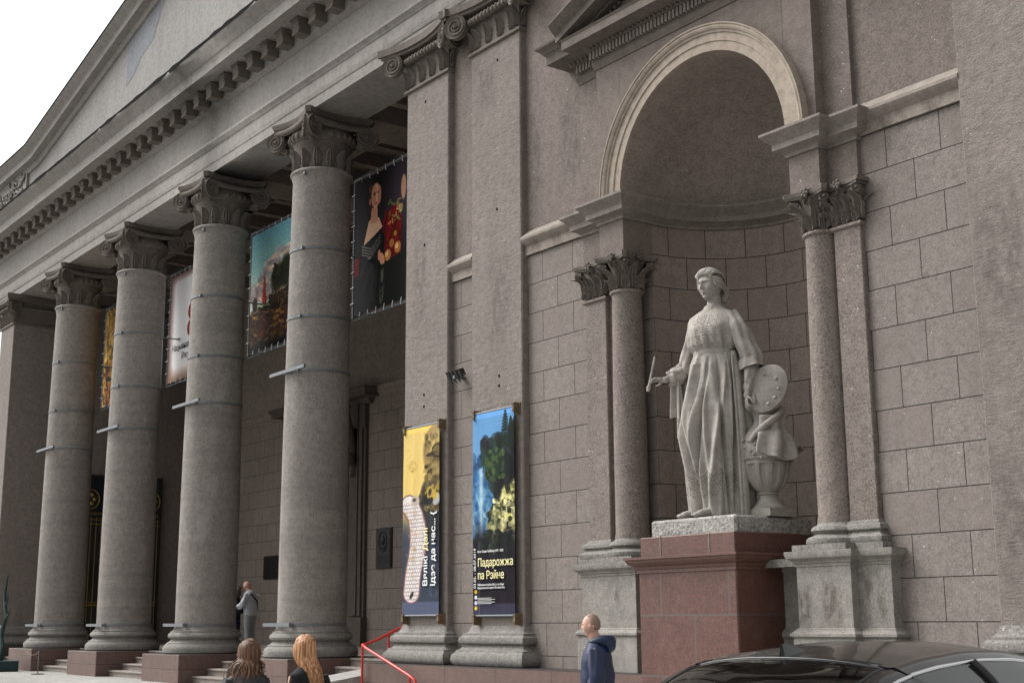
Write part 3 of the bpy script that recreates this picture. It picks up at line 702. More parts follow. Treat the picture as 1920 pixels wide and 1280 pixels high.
def doorcase(x0, x1, zt):                   # dark stone door surround on the back wall
    m = MB()
    for a_, b_ in ((x0-.95,x0),(x1,x1+.95)):
        m.box(a_, b_, YK-.10, YK+.02, 1.45, zt); m.box(a_+.12, b_-.12, YK-.16, YK-.05, 1.5, zt); m.box(a_+.3, b_-.3, YK-.2, YK-.05, 1.5, zt)
        m.box(a_-.05, b_+.05, YK-.22, YK+.02, ZS, 1.47)
    m.box(x0-.95, x1+.95, YK-.14, YK+.02, zt, zt+.75)
    m.sweep([(x0-1.15,YK+.02),(x0-1.15,YK-.1),(x1+1.15,YK-.1),(x1+1.15,YK+.02)], [(0,zt+.7),(.08,zt+.75),(.12,zt+.85),(.42,zt+.88),(.42,zt+1.0),(.5,zt+1.08),(.5,zt+1.14),(0,zt+1.2)])
    d = part('door_surround', m, M['darkstone'], ang=30)
    for xc in (x0-.45, x1+.45):
        m = MB(); pts = []
        for i in range(33):
            t = i/32; pts.append((xc, YK-.28-.20*cos(PI*t)*(1-.4*t)-.05, zt+.75-1.9*t))
        m.tube(pts, .13, 8, flat=.55); m.ell((xc,YK-.36,zt-.95+.0),(.16,.17,.18),14,10); m.ell((xc,YK-.50,zt+.62),(.16,.13,.14),14,10)
        m.box(xc-.16, xc+.16, YK-.2, YK-.05, zt-1.2, zt+.8)
        leaf(m, lambda s, h, o: (xc+s, YK-.22-o, zt-1.05-h), .22, .45, curl=.2)
        part('console_bracket', m, M['darkstone'], d, ang=50)
    m = MB(); m.box(x0, x1, YK-.02, YK+.01, ZS, zt); leafp = part('door', m, M['glassdk'], d)
    m = MB()
    for i in range(5): xg = x0+(x1-x0)*i/4; m.box(xg-.04, xg+.04, YK-.09, YK-.03, ZS, zt)
    for z in (ZS+.05, 2.0, 3.6, 5.0): m.box(x0, x1, YK-.08, YK-.04, z-.04, z+.04)
    part('door_frame', m, M['black'], leafp)
doorcase(-38.6, -35.6, 7.1)
# gilded wrought-iron doors in the portico's end wall
XG = -45.93
m = MB(); m.box(XG-.01, XG+.02, 15.6, 18.6, ZS, 6.4); gate = part('side_door', m, M['glassdk'])
m = MB()
for y in (15.6, 16.05, 16.55, 17.1, 17.65, 18.1, 18.55): m.box(XG+.02, XG+.09, y, y+.07, ZS, 6.4)
for z in (ZS, 1.9, 5.0, 6.3): m.box(XG+.02, XG+.08, 15.6, 18.6, z, z+.09)
part('door_frame', m, M['black'], gate)
m = MB()
for i in range(16):
    y = 15.72+.185*i; m.tube([(XG+.10, y, .9), (XG+.10, y, 4.95)], .011, 6)
for z in (1.95, 2.05, 4.7, 4.85): m.tube([(XG+.11,15.65,z),(XG+.11,18.55,z)], .014, 6)
for yc, zc in ((16.0,5.55),(17.1,5.55),(18.2,5.55),(16.0,.95),(17.1,.95)):
    r = .34 if zc > 3 else .2
    m.tube([(XG+.11, yc+r*cos(a*PI/10), zc+r*sin(a*PI/10)) for a in range(21)], .022, 6)
    for k in range(6): a = k*PI/3; m.ell((XG+.11, yc+r*.5*cos(a), zc+r*.5*sin(a)), (.02,.07,.07), 8, 6)
for k in range(34):
    y = 15.7+(k % 17)*.17; z = 5.02+(k//17)*-3.1; m.tube([(XG+.11, y+.07*cos(t*1.0), z+.02*t*.6+.06*sin(t*1.0)) for t in range(6)], .013, 5)
part('gilded_grille', m, M['gold'], gate)
# ------------------------------------------------------------------ small fittings on the building
def org_thing(name, label, cat, loc, group=None): return thing(name, label, cat, loc, 0, group)
cname = ['the far-left column', 'the second column from left', 'the third column from left', 'the nearest round column']
SG = 'steel straps clamped round the portico columns'
zst = [(11.00, 'just under the capital of'), (9.30, 'at mid banner height on'), (7.78, 'at the banner foot on'), (6.60, 'with a long bar below the banners on'), (1.30, 'just above the base of')]
def colr(z): return .716-.078*max(0, (z-1.4)/9.5)**1.7
for z, lab in zst:
    r = colr(z)+.006; proto = None
    for ci in (3, 2, 1, 0):
        loc = (CXS[ci], YC, z)
        if proto is None:
            root = thing('column_strap', 'steel strap %s %s' % (lab, cname[ci]), 'strap', loc, 0, SG)
            m = MB(); m.lathe([(r,-.025),(r+.010,-.025),(r+.010,.025),(r,.025)], 0, 0, 64); m.build('strap_band', M['steel'], root)
            m = MB()
            for a in (-62,):
                a = R(a); c = Vector((cos(a)*(r+.03), sin(a)*(r+.03), 0)); m.caps(c+Vector((0,0,-.03)), .018, c+Vector((0,0,.05)), .014, 8); m.box(c.x-.035, c.x+.035, c.y-.03, c.y+.03, -.025, .025)
            m.build('strap_clamp', M['steel'], root)
            if z in (6.60, 1.30):
                m = MB(); x0, x1 = (-.62, .93) if z == 6.60 else (-.95, .55)
                if z == 6.60: x0, x1 = -.72, .85
                else: x0, x1 = -.62, .55
                y = -(r+.06); m.box(x0, x1, y-.035, y+.02, -.035, .035); m.build('flat_bar', M['steel'], root)
            if z in (9.30, 7.78, 11.0):
                up = {9.30: 0, 7.78: .26, 11.0: .34}[z]; m = MB(); m.tube([(.30,.5,0),(.30,1.05,up)], .018, 8); m.box(.26,.44,1.03,1.06,up-.02,up+.02); m.build('banner_bracket', M['steel'], root)
            proto = root
        else:
            root = copy_tree(proto); root.location = loc; root['label'] = 'steel strap %s %s' % (lab, cname[ci])

# ---- raster painter for the printed banners (the prints are flat, and are painted cell by cell in code)
class Paint:
    def __init__(s, w, h, c): s.w, s.h = w, h; s.a = np.ones((h, w, 3))*np.array(c); yy, xx = np.mgrid[0:h, 0:w]; s.x = (xx+.5)/w; s.y = 1-(yy+.5)/h; s.r = np.random.RandomState(4)
    def put(s, mk, c): mk = mk[..., None]; s.a = s.a*(1-mk)+mk*np.array(c)
    def ell(s, cx, cy, rx, ry, c, rot=0, soft=.12, al=1):
        dx = s.x-cx; dy = (s.y-cy); k, q = cos(rot), sin(rot); asp = s.asp
        X = dx*asp*k+dy*q; Y = -dx*asp*q+dy*k
        d = np.sqrt((X/(rx*asp))**2+(Y/ry)**2); s.put(np.clip((1-d)/soft+.5, 0, 1)*al, c)
    asp = 1.0
    def poly(s, pts, c, al=1):
        ins = np.zeros(s.x.shape, bool); n = len(pts)
        for i in range(n):
            x0, y0 = pts[i]; x1, y1 = pts[(i+1) % n]
            if y0 == y1: continue
            t = ((s.y >= min(y0,y1)) & (s.y < max(y0,y1))) & (s.x < (x1-x0)*(s.y-y0)/(y1-y0)+x0); ins ^= t
        s.put(ins*float(al), c)
    def strokes(s, n, box, cols, size=(.01,.03), rot=None, al=.6, jit=.12, clip=None):
        x0, x1, y0, y1 = box
        for i in range(n):
            c = np.array(cols[s.r.randint(len(cols))])*(1+jit*s.r.randn()); cx = s.r.uniform(x0, x1); cy = s.r.uniform(y0, y1)
            if clip and not clip(cx, cy): continue
            r = s.r.uniform(*size); s.ell(cx, cy, r, r*.45/1, np.clip(c, 0, 1), (s.r.uniform(0, PI) if rot is None else rot+.3*s.r.randn()), .25, al)
    def grad(s, f, c): s.put(np.clip(f, 0, 1), c)
    def noise(s, amt): s.a = np.clip(s.a*(1+amt*s.r.randn(s.h, s.w, 1)), 0, 1)
def canvas(name, P, x0, x1, y, z0, z1, parent, org, bulge=.0):
    w_, h_ = P.w, P.h; vs = []; fs = []
    for j in range(h_+1):
        for i in range(w_+1):
            u, v = i/w_, j/h_
            vs.append((x0+(x1-x0)*u-org[0], y-bulge*(math.sin(PI*u)*math.sin(PI*v)+.25*math.sin(7*PI*u+3*v)*math.sin(PI*v))-org[1], z1+(z0-z1)*v-org[2]))
    for j in range(h_):
        for i in range(w_): a = j*(w_+1)+i; fs.append((a, a+w_+1, a+w_+2, a+1))
    me = bpy.data.meshes.new(name); me.from_pydata(vs, [], fs); me.materials.append(M['print'])
    ca = me.color_attributes.new('print', 'FLOAT_COLOR', 'CORNER')
    col = np.ones((h_*w_, 4, 4), np.float32); lin = np.where(P.a <= .04045, P.a/12.92, ((P.a+.055)/1.055)**2.4)
    col[:, :, :3] = lin.reshape(-1, 1, 3); ca.data.foreach_set('color', col.ravel())
    me.shade_smooth(); o = bpy.data.objects.new(name, me); COL.objects.link(o); o.parent = parent; return o
def text(name, body, size, loc, mat, parent, org, rot=0, xs=1.0, ext=.002, sp=1.0, w=0):
    cu = bpy.data.curves.new('lettering', 'FONT'); cu.body = body; cu.size = size; cu.extrude = ext; cu.space_character = sp; cu.offset = w; cu.resolution_u = 3
    to = bpy.data.objects.new('lettering', cu); COL.objects.link(to)
    me = bpy.data.meshes.new_from_object(to.evaluated_get(bpy.context.evaluated_depsgraph_get())); bpy.data.objects.remove(to)
    o = bpy.data.objects.new(name, me); COL.objects.link(o)
    T = Matrix.Rotation(R(90), 4, 'X') @ Matrix.Rotation(rot, 4, 'Z') @ Matrix.Diagonal((xs, 1, 1, 1)); me.transform(T)
    o.location = (loc[0]-org[0], loc[1]-org[1], loc[2]-org[2]); me.materials.clear(); me.materials.append(mat); o.parent = parent; return o
M['ink_w'] = plain('white_ink', (.75,.76,.74), var=0); M['ink_y'] = plain('yellow_ink', (.85,.78,.42), var=0); M['ink_r'] = plain('red_ink', (.33,.03,.025), var=0); M['ink_k'] = plain('black_ink', (.03,.03,.03), var=0)

# ---- wall banner 1 : yellow and slate
yb = 12.98
def wall_banner(label, x0, x1, z0, z1, P, under):
    org = ((x0+x1)/2, yb, z0); t = thing('wall_banner', label, 'banner', org, 0, 'tall printed banners on the giant pilasters')
    c = canvas('banner_sheet', P, x0, x1, yb, z0, z1, t, org, .02)
    for zc in (z0-.06, z1-.03):
        for xc in (x0+.06, x1+.03):
            m = MB(); m.box(xc-.04, xc+.04, YP-.02, YP+.01, zc-.10, zc+.10); m.box(xc-.008, xc+.008, yb-.03, YP, zc-.09, zc+.09); m.box(xc-.04, xc+.01, yb-.034, yb-.02, zc-.05, zc+.07)
            for a in (-.05, .06): m.caps((xc-.02, yb-.03, zc+a), .010, (xc-.02, yb-.05, zc+a), .008, 8)
            m.build('banner_bracket', M['rust'], t, org=org)
    m = MB(); m.tube([(x0-.04,yb+.012,z1),(x1+.06,yb+.012,z1)], .02, 10); m.build('top_rod', M['steel'], t, org=org)
    m = MB(); m.tube([(x0-.02,yb+.012,z0),(x1+.04,yb+.012,z0)], .02, 10); m.build('bottom_rod', M['steel'], t, org=org)
    return t, org
P = Paint(110, 300, (.82,.71,.42)); P.asp = 1.2/3.3
P.grad((.50-P.y)/.14+.0, (.20,.23,.28)); P.grad((.60-P.y)/.10*.5, (.20,.23,.28))
P.grad((P.y-.965)/.01, (.88,.76,.40)); P.grad((.075-P.y)/.01, (.30,.33,.42))
for k in range(60):                                   # pencil sketch lines
    a = P.r.uniform(0, 6.28); P.ell(.28+.13*cos(a)*P.r.rand(), .79+.03*sin(a), .035, .0025, (.62,.50,.24), P.r.uniform(-1,1), .6, .35)
for cx_, cy_, rx, ry, cc, rot, al in [(.86,.55,.50,.14,(.16,.17,.18),.5,1),(.80,.62,.30,.10,(.22,.20,.15),.4,1),(.90,.86,.33,.125,(.50,.42,.26),0,1),(.84,.80,.22,.10,(.62,.53,.32),0,1),(.92,.95,.25,.05,(.62,.53,.35),.2,1),(.93,.90,.26,.055,(.72,.62,.38),.1,1),
        (.68,.80,.05,.05,(.58,.48,.28),.2,1),(.66,.775,.05,.012,(.2,.17,.12),0,.9),(.80,.84,.15,.012,(.15,.13,.10),.1,.95),(.95,.845,.12,.05,(.34,.28,.17),0,.8),(.90,.80,.17,.05,(.30,.25,.16),0,.0),(.78,.745,.10,.02,(.25,.20,.13),.2,.9),(.72,.72,.09,.02,(.50,.42,.25),0,.9),(.95,.73,.12,.06,(.60,.52,.34),.4,.9),(.88,.69,.10,.04,(.30,.25,.16),.5,.7)]:
    P.ell(cx_, cy_, rx, ry, cc, rot, .25, al)
for r_ in np.linspace(0, 6.28, 26): P.ell(.97+.16*cos(r_), .855+.034*sin(r_), .022, .006, (.13,.12,.10), 0, .5, .9)
P.strokes(60, (.62,1,.55,.95), [(.2,.17,.12),(.7,.6,.36),(.42,.35,.2)], (.02,.06), al=.35)
P.ell(.93,.60,.10,.03,(.85,.86,.88),.6,.3,.7); P.strokes(26, (.5,.95,.585,.66), [(.75,.62,.25),(.12,.12,.13)], (.02,.07), al=.7, rot=-.5)
# pale tiled bean shape
bean = []
for i in range(40):
    t = i/39; bean.append((.14+.42*math.sin(PI*t)**.8*1.0+.0, .60-.54*t))
cl = [(.20,.585),(.30,.56),(.40,.52),(.46,.47),(.49,.41),(.47,.35),(.42,.29),(.36,.24),(.32,.19),(.30,.14),(.28,.11)]
for cc, rr, ry in (((.48,.30,.34), .238, .054), ((.82,.79,.77), .205, .047)):
    for i in range(len(cl)*6-6):
        a, b = cl[i//6], cl[i//6+1]; t = (i % 6)/6; x_, y_ = a[0]+(b[0]-a[0])*t-.03, a[1]+(b[1]-a[1])*t
        P.ell(x_-.0, y_, rr, ry, cc, 0, .12, 1)
P.ell(.36,.60,.12,.028,(.68,.64,.58),0,.3,1); P.ell(.34,.607,.05,.01,(.25,.2,.2),0,.5,.8)
q = P.a.copy()
tile = ((np.floor(P.y*150) % 3 == 0) | (np.floor(P.x*60+np.floor(P.y*50) % 2*2) % 4 == 0)); lite = P.a.sum(2) > 2.1
P.put((tile & lite & (P.x < .75) & (P.y < .6))*.45, (.42,.38,.40))
P.strokes(30, (.1,.4,.15,.55), [(.70,.52,.25),(.5,.42,.36)], (.01,.04), al=.35, rot=1.4, clip=None)
P.ell(.27,.105,.07,.012,(.12,.10,.10),.7,.4,.9)
for k in range(40): a = P.r.uniform(0, 6.28); P.ell(.86+.09*cos(a), .13+.035*sin(a), .03, .002, (.32,.35,.40), P.r.uniform(-1,1), .6, .4)
P.noise(.03)
t, org = wall_banner('tall yellow and slate banner with a bespectacled man and a tiled bean shape', -20.677, -19.505, 1.455, 4.796, P, 0)
text('lettering', 'Вялікі', .19, (-19.822, yb-.032, 1.95), M['ink_w'], t, org, rot=R(90), xs=1, w=.003)
text('lettering', 'Далі', .19, (-19.822, yb-.032, 2.56), M['ink_y'], t, org, rot=R(90), xs=1, w=.002)
text('lettering', 'ідзе да нас... {', .195, (-19.576, yb-.032, 1.95), M['ink_w'], t, org, rot=R(90), xs=1, w=.003)

# ---- wall banner 2 : mountain landscape
P = Paint(110, 300, (.36,.56,.74)); P.asp = 1.2/3.34
P.grad((.86-P.y)/.5, (.55,.68,.72)); P.grad((P.y-.965)/.01, (.40,.62,.84))
P.strokes(260, (-.05,.5,.33,.78), [(.13,.30,.48),(.22,.42,.60),(.45,.60,.68),(.10,.22,.38)], (.03,.09), al=.5, rot=1.2)
P.grad(np.exp(-((P.x-.22)/.05)**2)*(P.y > .33)*(P.y < .72)*.7, (.70,.78,.80))
rock = [(1,.95),(.86,.86),(.78,.80),(.62,.78),(.55,.70),(.50,.62),(.55,.55),(.42,.50),(.35,.40),(.22,.34),(.1,.30),(0,.29),(0,0),(1,0)]
P.poly(rock, (.10,.12,.12))
P.strokes(420, (.2,1,.28,.86), [(.06,.08,.09),(.12,.16,.13),(.20,.24,.18),(.07,.07,.09),(.15,.17,.20)], (.03,.09), al=.6, rot=1.1, clip=lambda x, y: y < .95 and x > .95-1.3*(y-.2)*.9)
P.strokes(420, (.55,1.0,.36,.66), [(.74,.70,.42),(.84,.82,.56),(.40,.40,.26),(.14,.16,.12),(.66,.64,.50)], (.012,.05), al=.85, rot=1.15, clip=lambda x, y: x > .62+.2*math.sin(y*22) and x < 1.02)
P.strokes(90, (.40,.62,.30,.50), [(.55,.55,.36),(.30,.33,.22),(.1,.1,.1)], (.02,.05), al=.6, rot=1.3)
P.ell(.80,.70,.24,.085,(.05,.06,.07),.5,.3,.95); P.ell(.62,.60,.10,.05,(.08,.09,.10),0,.4,.9)
def fir(x, y0, y1, wd, c=(.06,.12,.09)):
    n_ = 13
    for i in range(n_):
        t = i/n_; y = y1-(y1-y0)*t; ww = wd*(.15+.85*t)*(.8+.3*P.r.rand())
        P.ell(x-ww*.4, y, ww*.6, .006, c, .35, .6, .9); P.ell(x+ww*.4, y, ww*.6, .006, c, -.35, .6, .9)
    P.poly([(x-.012,y0-.03),(x+.012,y0-.03),(x+.004,y1),(x-.004,y1)], (.08,.10,.08))
fir(.80,.80,.985,.22); fir(.93,.82,.95,.16); fir(.28,.73,.81,.11,(.10,.22,.20)); fir(.55,.78,.85,.07,(.12,.25,.22)); fir(.44,.75,.80,.08,(.12,.25,.22)); fir(.66,.80,.87,.08)
P.strokes(150, (.35,.75,.66,.80), [(.13,.22,.14),(.25,.32,.16),(.08,.13,.10)], (.02,.05), al=.7)
for i in range(8): x_ = .70+.038*i; P.ell(x_, .520-.004*i, .007, .016, (.10,.08,.06), 0, .4, .9)
P.ell(.85,.515,.17,.002,(.12,.1,.08),-.03,.5,.9)
P.grad((.40-P.y+.07*np.sin(P.x*9))/.10, (.075,.065,.095)); 
P.strokes(70, (.05,1,.30,.40), [(.05,.06,.06),(.09,.12,.10)], (.02,.06), al=.7, rot=1.5)
P.grad((.30-P.y)/.04, (.085,.065,.10)); P.grad((.062-P.y)/.01, (.20,.19,.26))
P.put(((abs(P.x-.155) < .006) & (P.y < .36))*.5, (.4,.4,.5))
for y_, c_ in ((.115,(.75,.62,.12)),(.088,(.80,.80,.85)),(.062,(.75,.75,.80)),(.036,(.80,.68,.2))): P.ell(.07, y_, .035, .010, c_, 0, .3, 1)
P.noise(.03)
t, org = wall_banner('tall banner with a blue and green mountain waterfall landscape above dark lettering panel', -18.474, -17.312, 1.440, 4.801, P, 0)
text('lettering', 'Падарожжа', .185, (-18.298, yb-.032, 2.235), M['ink_y'], t, org, xs=.92, w=.001)
text('lettering', 'па Рэйне', .185, (-18.298, yb-.032, 2.03), M['ink_y'], t, org, xs=.92, w=.001)
text('lettering', 'Іаган Людвіг Блёйлер (1792 - 1850)', .055, (-18.298, yb-.032, 2.46), M['ink_w'], t, org, xs=.8)
text('lettering', 'Пейзажная графіка XIX ст. са збору\nНацыянальнага музея Ліхтэнштэйна', .05, (-18.298, yb-.032, 1.92), M['ink_w'], t, org, xs=.85)
text('lettering', '03.05. - 08.07.2019', .085, (-18.348, yb-.032, 1.88), M['ink_w'], t, org, rot=R(90))
m = MB()
for i in range(5): m.box(-18.298, -17.91+.1*(i % 2), yb-.034, yb-.03, 1.72-.022*i, 1.726-.022*i)
m.build('lettering', M['ink_w'], t, org=org)

# ---- banners in the portico, in tube frames behind the columns
YBAN = 14.80
def port_banner(x0, wd, P, label):
    P.a = np.clip(P.a*1.22, 0, 1)
    z0, z1 = 8.04, 11.34; org = (x0+wd/2, YBAN, z0)
    t = thing('portico_banner', label, 'banner', org, 0, 'framed banners hung behind the portico columns')
    c = canvas('banner_sheet', P, x0+.07, x0+wd-.07, YBAN, z0+.07, z1-.07, t, org, .01)
    m = MB(); r = .03
    for p, q in (((x0,z0),(x0+wd,z0)),((x0+wd,z0),(x0+wd,z1)),((x0+wd,z1),(x0,z1)),((x0,z1),(x0,z0))): m.tube([(p[0],YBAN+.02,p[1]),(q[0],YBAN+.02,q[1])], r, 8)
    m.build('frame', M['steel'], t, org=org)
    m = MB()
    for i in range(1, 14):
        for z in (z0, z1): x = x0+wd*i/14; s_ = 1 if z == z0 else -1; m.tube([(x,YBAN-.02,z-s_*.03),(x+.02,YBAN-.03,z+s_*.05),(x+.03,YBAN-.02,z+s_*.12)], .009, 5)
    for i in range(1, 9):
        for x in (x0, x0+wd): z = z0+(z1-z0)*i/9; s_ = 1 if x == x0 else -1; m.tube([(x-s_*.04,YBAN-.03,z),(x+s_*.11,YBAN-.03,z+.01)], .009, 5)
    m.build('lacing', M['ink_w'], t, org=org); return t, org
# b4: generic portrait of a lady in black beside fruit
P = Paint(280, 180, (.07,.05,.06)); P.asp = 4.9/3.2
P.grad(np.exp(-((P.x-.44)/.16)**2-((P.y-.75)/.4)**2)*.55, (.30,.27,.33))
K = .425
def e(u, v, ru, rv, c, rot=0, soft=.2, al=1): P.ell(u*K, v, ru*K, rv, c, rot, soft, al)
P.poly([(.0,.42),(.10*K,.44),(.12*K,.30),(0,.28)], (.30,.04,.04))
P.poly([(.60*K,.62),(.85*K,.70),(1.0*K,.60),(.98*K,.30),(.66*K,.35)], (.34,.05,.055)); P.strokes(60, (.62*K,1.0*K,.35,.68), [(.45,.08,.08),(.18,.03,.04),(.36,.06,.06)], (.01,.03), al=.6, rot=1.3)
P.poly([(.08*K,.0),(.10*K,.46),(.24*K,.56),(.55*K,.60),(.66*K,.50),(.62*K,.25),(.55*K,.0)], (.035,.03,.035))
P.poly([(.20*K,.50),(.30*K,.66),(.38*K,.68),(.52*K,.66),(.60*K,.58),(.42*K,.54)], (.72,.58,.48)); 
for i in range(4): P.poly([(.16*K,.50-.02*i),(.36*K,.455-.02*i),(.56*K,.53-.02*i),(.56*K,.525-.02*i),(.36*K,.447-.02*i),(.16*K,.492-.02*i)], (.55,.52,.52), .7)
P.poly([(.34*K,.64),(.36*K,.75),(.48*K,.75),(.50*K,.63)], (.66,.46,.36))
e(.40,.875,.17,.10,(.06,.035,.03)); e(.33,.83,.07,.075,(.09,.05,.04)); e(.34,.90,.05,.03,(.26,.14,.09)); e(.445,.835,.095,.092,(.74,.53,.43)); e(.41,.83,.05,.08,(.56,.38,.30),0,.6,.6); e(.52,.83,.04,.07,(.62,.42,.34)); e(.325,.805,.02,.026,(.62,.36,.29))
e(.42,.845,.025,.008,(.2,.12,.1)); e(.50,.85,.018,.007,(.2,.12,.1)); e(.42,.858,.035,.005,(.28,.16,.12)); e(.47,.82,.012,.025,(.85,.64,.53)); e(.46,.775,.03,.007,(.60,.20,.18))
e(.60,.345,.05,.05,(.72,.50,.40),.5); e(.54,.38,.03,.04,(.70,.48,.38)); 
e(.72,.355,.065,.042,(.62,.42,.24)); e(.70,.365,.03,.02,(.80,.64,.42)); e(.92,.385,.065,.042,(.58,.38,.20)); e(.90,.395,.03,.02,(.78,.62,.4)); e(.80,.43,.05,.03,(.52,.36,.18)); e(.87,.49,.03,.02,(.5,.4,.15)); e(.98,.66,.04,.03,(.55,.44,.30)); e(.92,.69,.03,.025,(.45,.38,.24)); e(1.03,.80,.05,.09,(.62,.48,.38))
P.strokes(26, (.72*K,1.0*K,.58,.74), [(.40,.42,.2),(.65,.5,.3),(.55,.6,.4)], (.008,.02), al=.8)
P.poly([(.58*K,.30),(1.1*K,.355),(1.1*K,.0),(.60*K,.0)], (.09,.10,.09)); P.strokes(18, (.56*K,.63*K,.02,.30), [(.34,.36,.33)], (.01,.03), al=.5, rot=1.5)
P.strokes(14, (.1*K,.5*K,.05,.40), [(.13,.12,.13)], (.02,.05), al=.4, rot=1.3)
P.noise(.04); port_banner(-25.83, 4.9, P, 'banner of a lady in a black dress beside red drapery and peaches')
# b3: generic sailing boat at evening
P = Paint(150, 110, (.42,.58,.58)); P.asp = 4.9/3.2
P.grad((.75-P.y)/.7, (.72,.66,.52)); P.grad((P.y-.8)/.2, (.36,.55,.60))
P.strokes(220, (.02,.46,.42,.80), [(.72,.60,.52),(.52,.46,.46),(.82,.70,.60),(.40,.40,.44)], (.02,.05), al=.6, rot=.2, clip=lambda x, y: y < .42+.9*x+.1)
P.strokes(60, (.0,.30,.42,.62), [(.38,.34,.36),(.55,.46,.42)], (.02,.05), al=.5)
P.grad((.36-P.y)/.05, (.20,.13,.09)); P.strokes(160, (0,.6,0,.36), [(.10,.06,.05),(.45,.32,.16),(.24,.15,.08),(.05,.04,.04)], (.01,.04), al=.6, rot=0)
P.poly([(.155,.64),(.145,.38),(.205,.36),(.195,.44)], (.55,.13,.08)); P.poly([(.165,.66),(.168,.66),(.20,.36),(.18,.36)], (.35,.08,.06)); P.poly([(.12,.36),(.23,.35),(.21,.31),(.13,.32)], (.10,.06,.05)); P.strokes(20, (.14,.20,.12,.30), [(.45,.14,.08)], (.01,.02), al=.5, rot=1.5)
P.ell(.33,.55,.08,.12,(.12,.13,.08),0,.4,.95); P.ell(.42,.58,.07,.14,(.10,.11,.07),0,.4,.95); P.strokes(50, (.26,.48,.42,.68), [(.15,.17,.08),(.07,.07,.05)], (.01,.03), al=.7)
P.poly([(.22,.42),(.6,.46),(.6,.30),(.24,.30)], (.11,.08,.06), .9); P.strokes(50, (.22,.5,.28,.46), [(.35,.25,.14),(.08,.06,.05)], (.01,.02), al=.7)
P.ell(.06,.40,.03,.06,(.08,.06,.06),0,.4,.9); P.grad((.10-P.y)/.08, (.04,.04,.05)); P.noise(.05)
port_banner(-31.21, 4.9, P, 'banner of a red-sailed boat under an evening sky of clouds')
# b2: white anniversary banner
P = Paint(120, 90, (.97,.97,.99)); P.asp = 4.9/3.2
P.grad(.9-np.minimum(np.minimum(P.x, 1-P.x)/.10, 9), (.30,.20,.17)); P.grad((.16-P.y)/.16*.9, (.42,.30,.22)); P.grad((P.y-.90)/.1*.9, (.34,.22,.19)); P.noise(.02)
t, org = port_banner(-36.53, 4.9, P, 'white anniversary banner with a large red number and brown edges')
text('lettering', '80', 1.55, (-35.22, YBAN-.03, 9.22), M['ink_r'], t, org, xs=1.25, w=-.02)
text('lettering', 'Нацыянальны мастацкі музей', .27, (-36.15, YBAN-.03, 8.98), M['ink_k'], t, org, xs=.95)
text('lettering', 'Рэспублікі Беларусь', .27, (-35.45, YBAN-.03, 8.68), M['ink_k'], t, org, xs=.95)
# b1: golden woodland
P = Paint(110, 90, (.62,.48,.22)); P.asp = 4.9/3.2
P.strokes(300, (0,1,.35,1), [(.55,.42,.16),(.75,.62,.30),(.25,.20,.08),(.40,.28,.10)], (.02,.06), al=.6); P.strokes(200, (0,1,0,.4), [(.40,.14,.06),(.20,.10,.05),(.50,.26,.12),(.1,.07,.04)], (.02,.06), al=.6)
for i in range(9): x_ = .05+.11*i; P.poly([(x_,.2),(x_+.02,.2),(x_+.015,.95),(x_+.005,.95)], (.14,.09,.05))
P.noise(.05); port_banner(-41.85, 4.9, P, 'banner of golden autumn woodland, mostly hidden between the far columns')

# ---- floodlights in the gap between the pilasters
t = thing('floodlight_cluster', 'row of four small grey floodlights bracketed between the two tall pilasters', 'floodlight', (-19.02, YW, 5.5))
o_ = (-19.02, YW, 5.5)
m = MB(); m.box(-19.25, -18.79, YW-.2, YW-.17, 5.54, 5.57); m.box(-19.05, -19.0, YW-.24, YW, 5.51, 5.57); m.build('bracket', M['steel'], t, org=o_)
for i in range(4):
    x = 0; m = MB(); m.box(x-.055, x+.055, -.05, .06, -.10, .09); m.add([(x-.05,-.06,-.10),(x+.05,-.06,-.10),(x+.03,-.02,-.22),(x-.03,-.02,-.22)],[(0,1,2,3)]); m.box(x-.06,x+.06,-.075,-.05,-.11,.10)
    T = Matrix.Translation((-19.19+.115*i, YW-.2, 5.60)) @ Matrix.Rotation(R(28), 4, 'X') @ Matrix.Scale(.72, 4); m.xform(T); m.build('lamp_housing', M['bronze'], t, org=o_)

# ---- red handrail
t = thing('handrail', 'bright red tubular handrail by the ramp at the foot of the steps', 'handrail', (-21.1, 12.4, 0)); o_ = (-21.1, 12.4, 0)
m = MB()
m.tube([(-21.30,14.5,1.52),(-21.28,13.7,1.38),(-21.25,13.2,1.20),(-21.2,12.8,1.04),(-21.15,12.55,.97),(-21.06,12.40,.955),(-20.85,12.35,.90),(-20.3,12.35,.735),(-19.45,12.35,.475),(-19.28,12.35,.41),(-19.22,12.35,.33),(-19.22,12.35,-.2)], .026, 12)
m.build('rail', M['red'], t, org=o_)
for x, y, z0, z1 in ((-21.24,13.05,ZS-.25,1.15),(-21.1,12.42,-.3,.95),(-19.42,12.35,-.3,.46)):
    m = MB(); m.tube([(x,y,z0),(x,y,z1)], .022, 10); m.build('post', M['red'], t, org=o_)

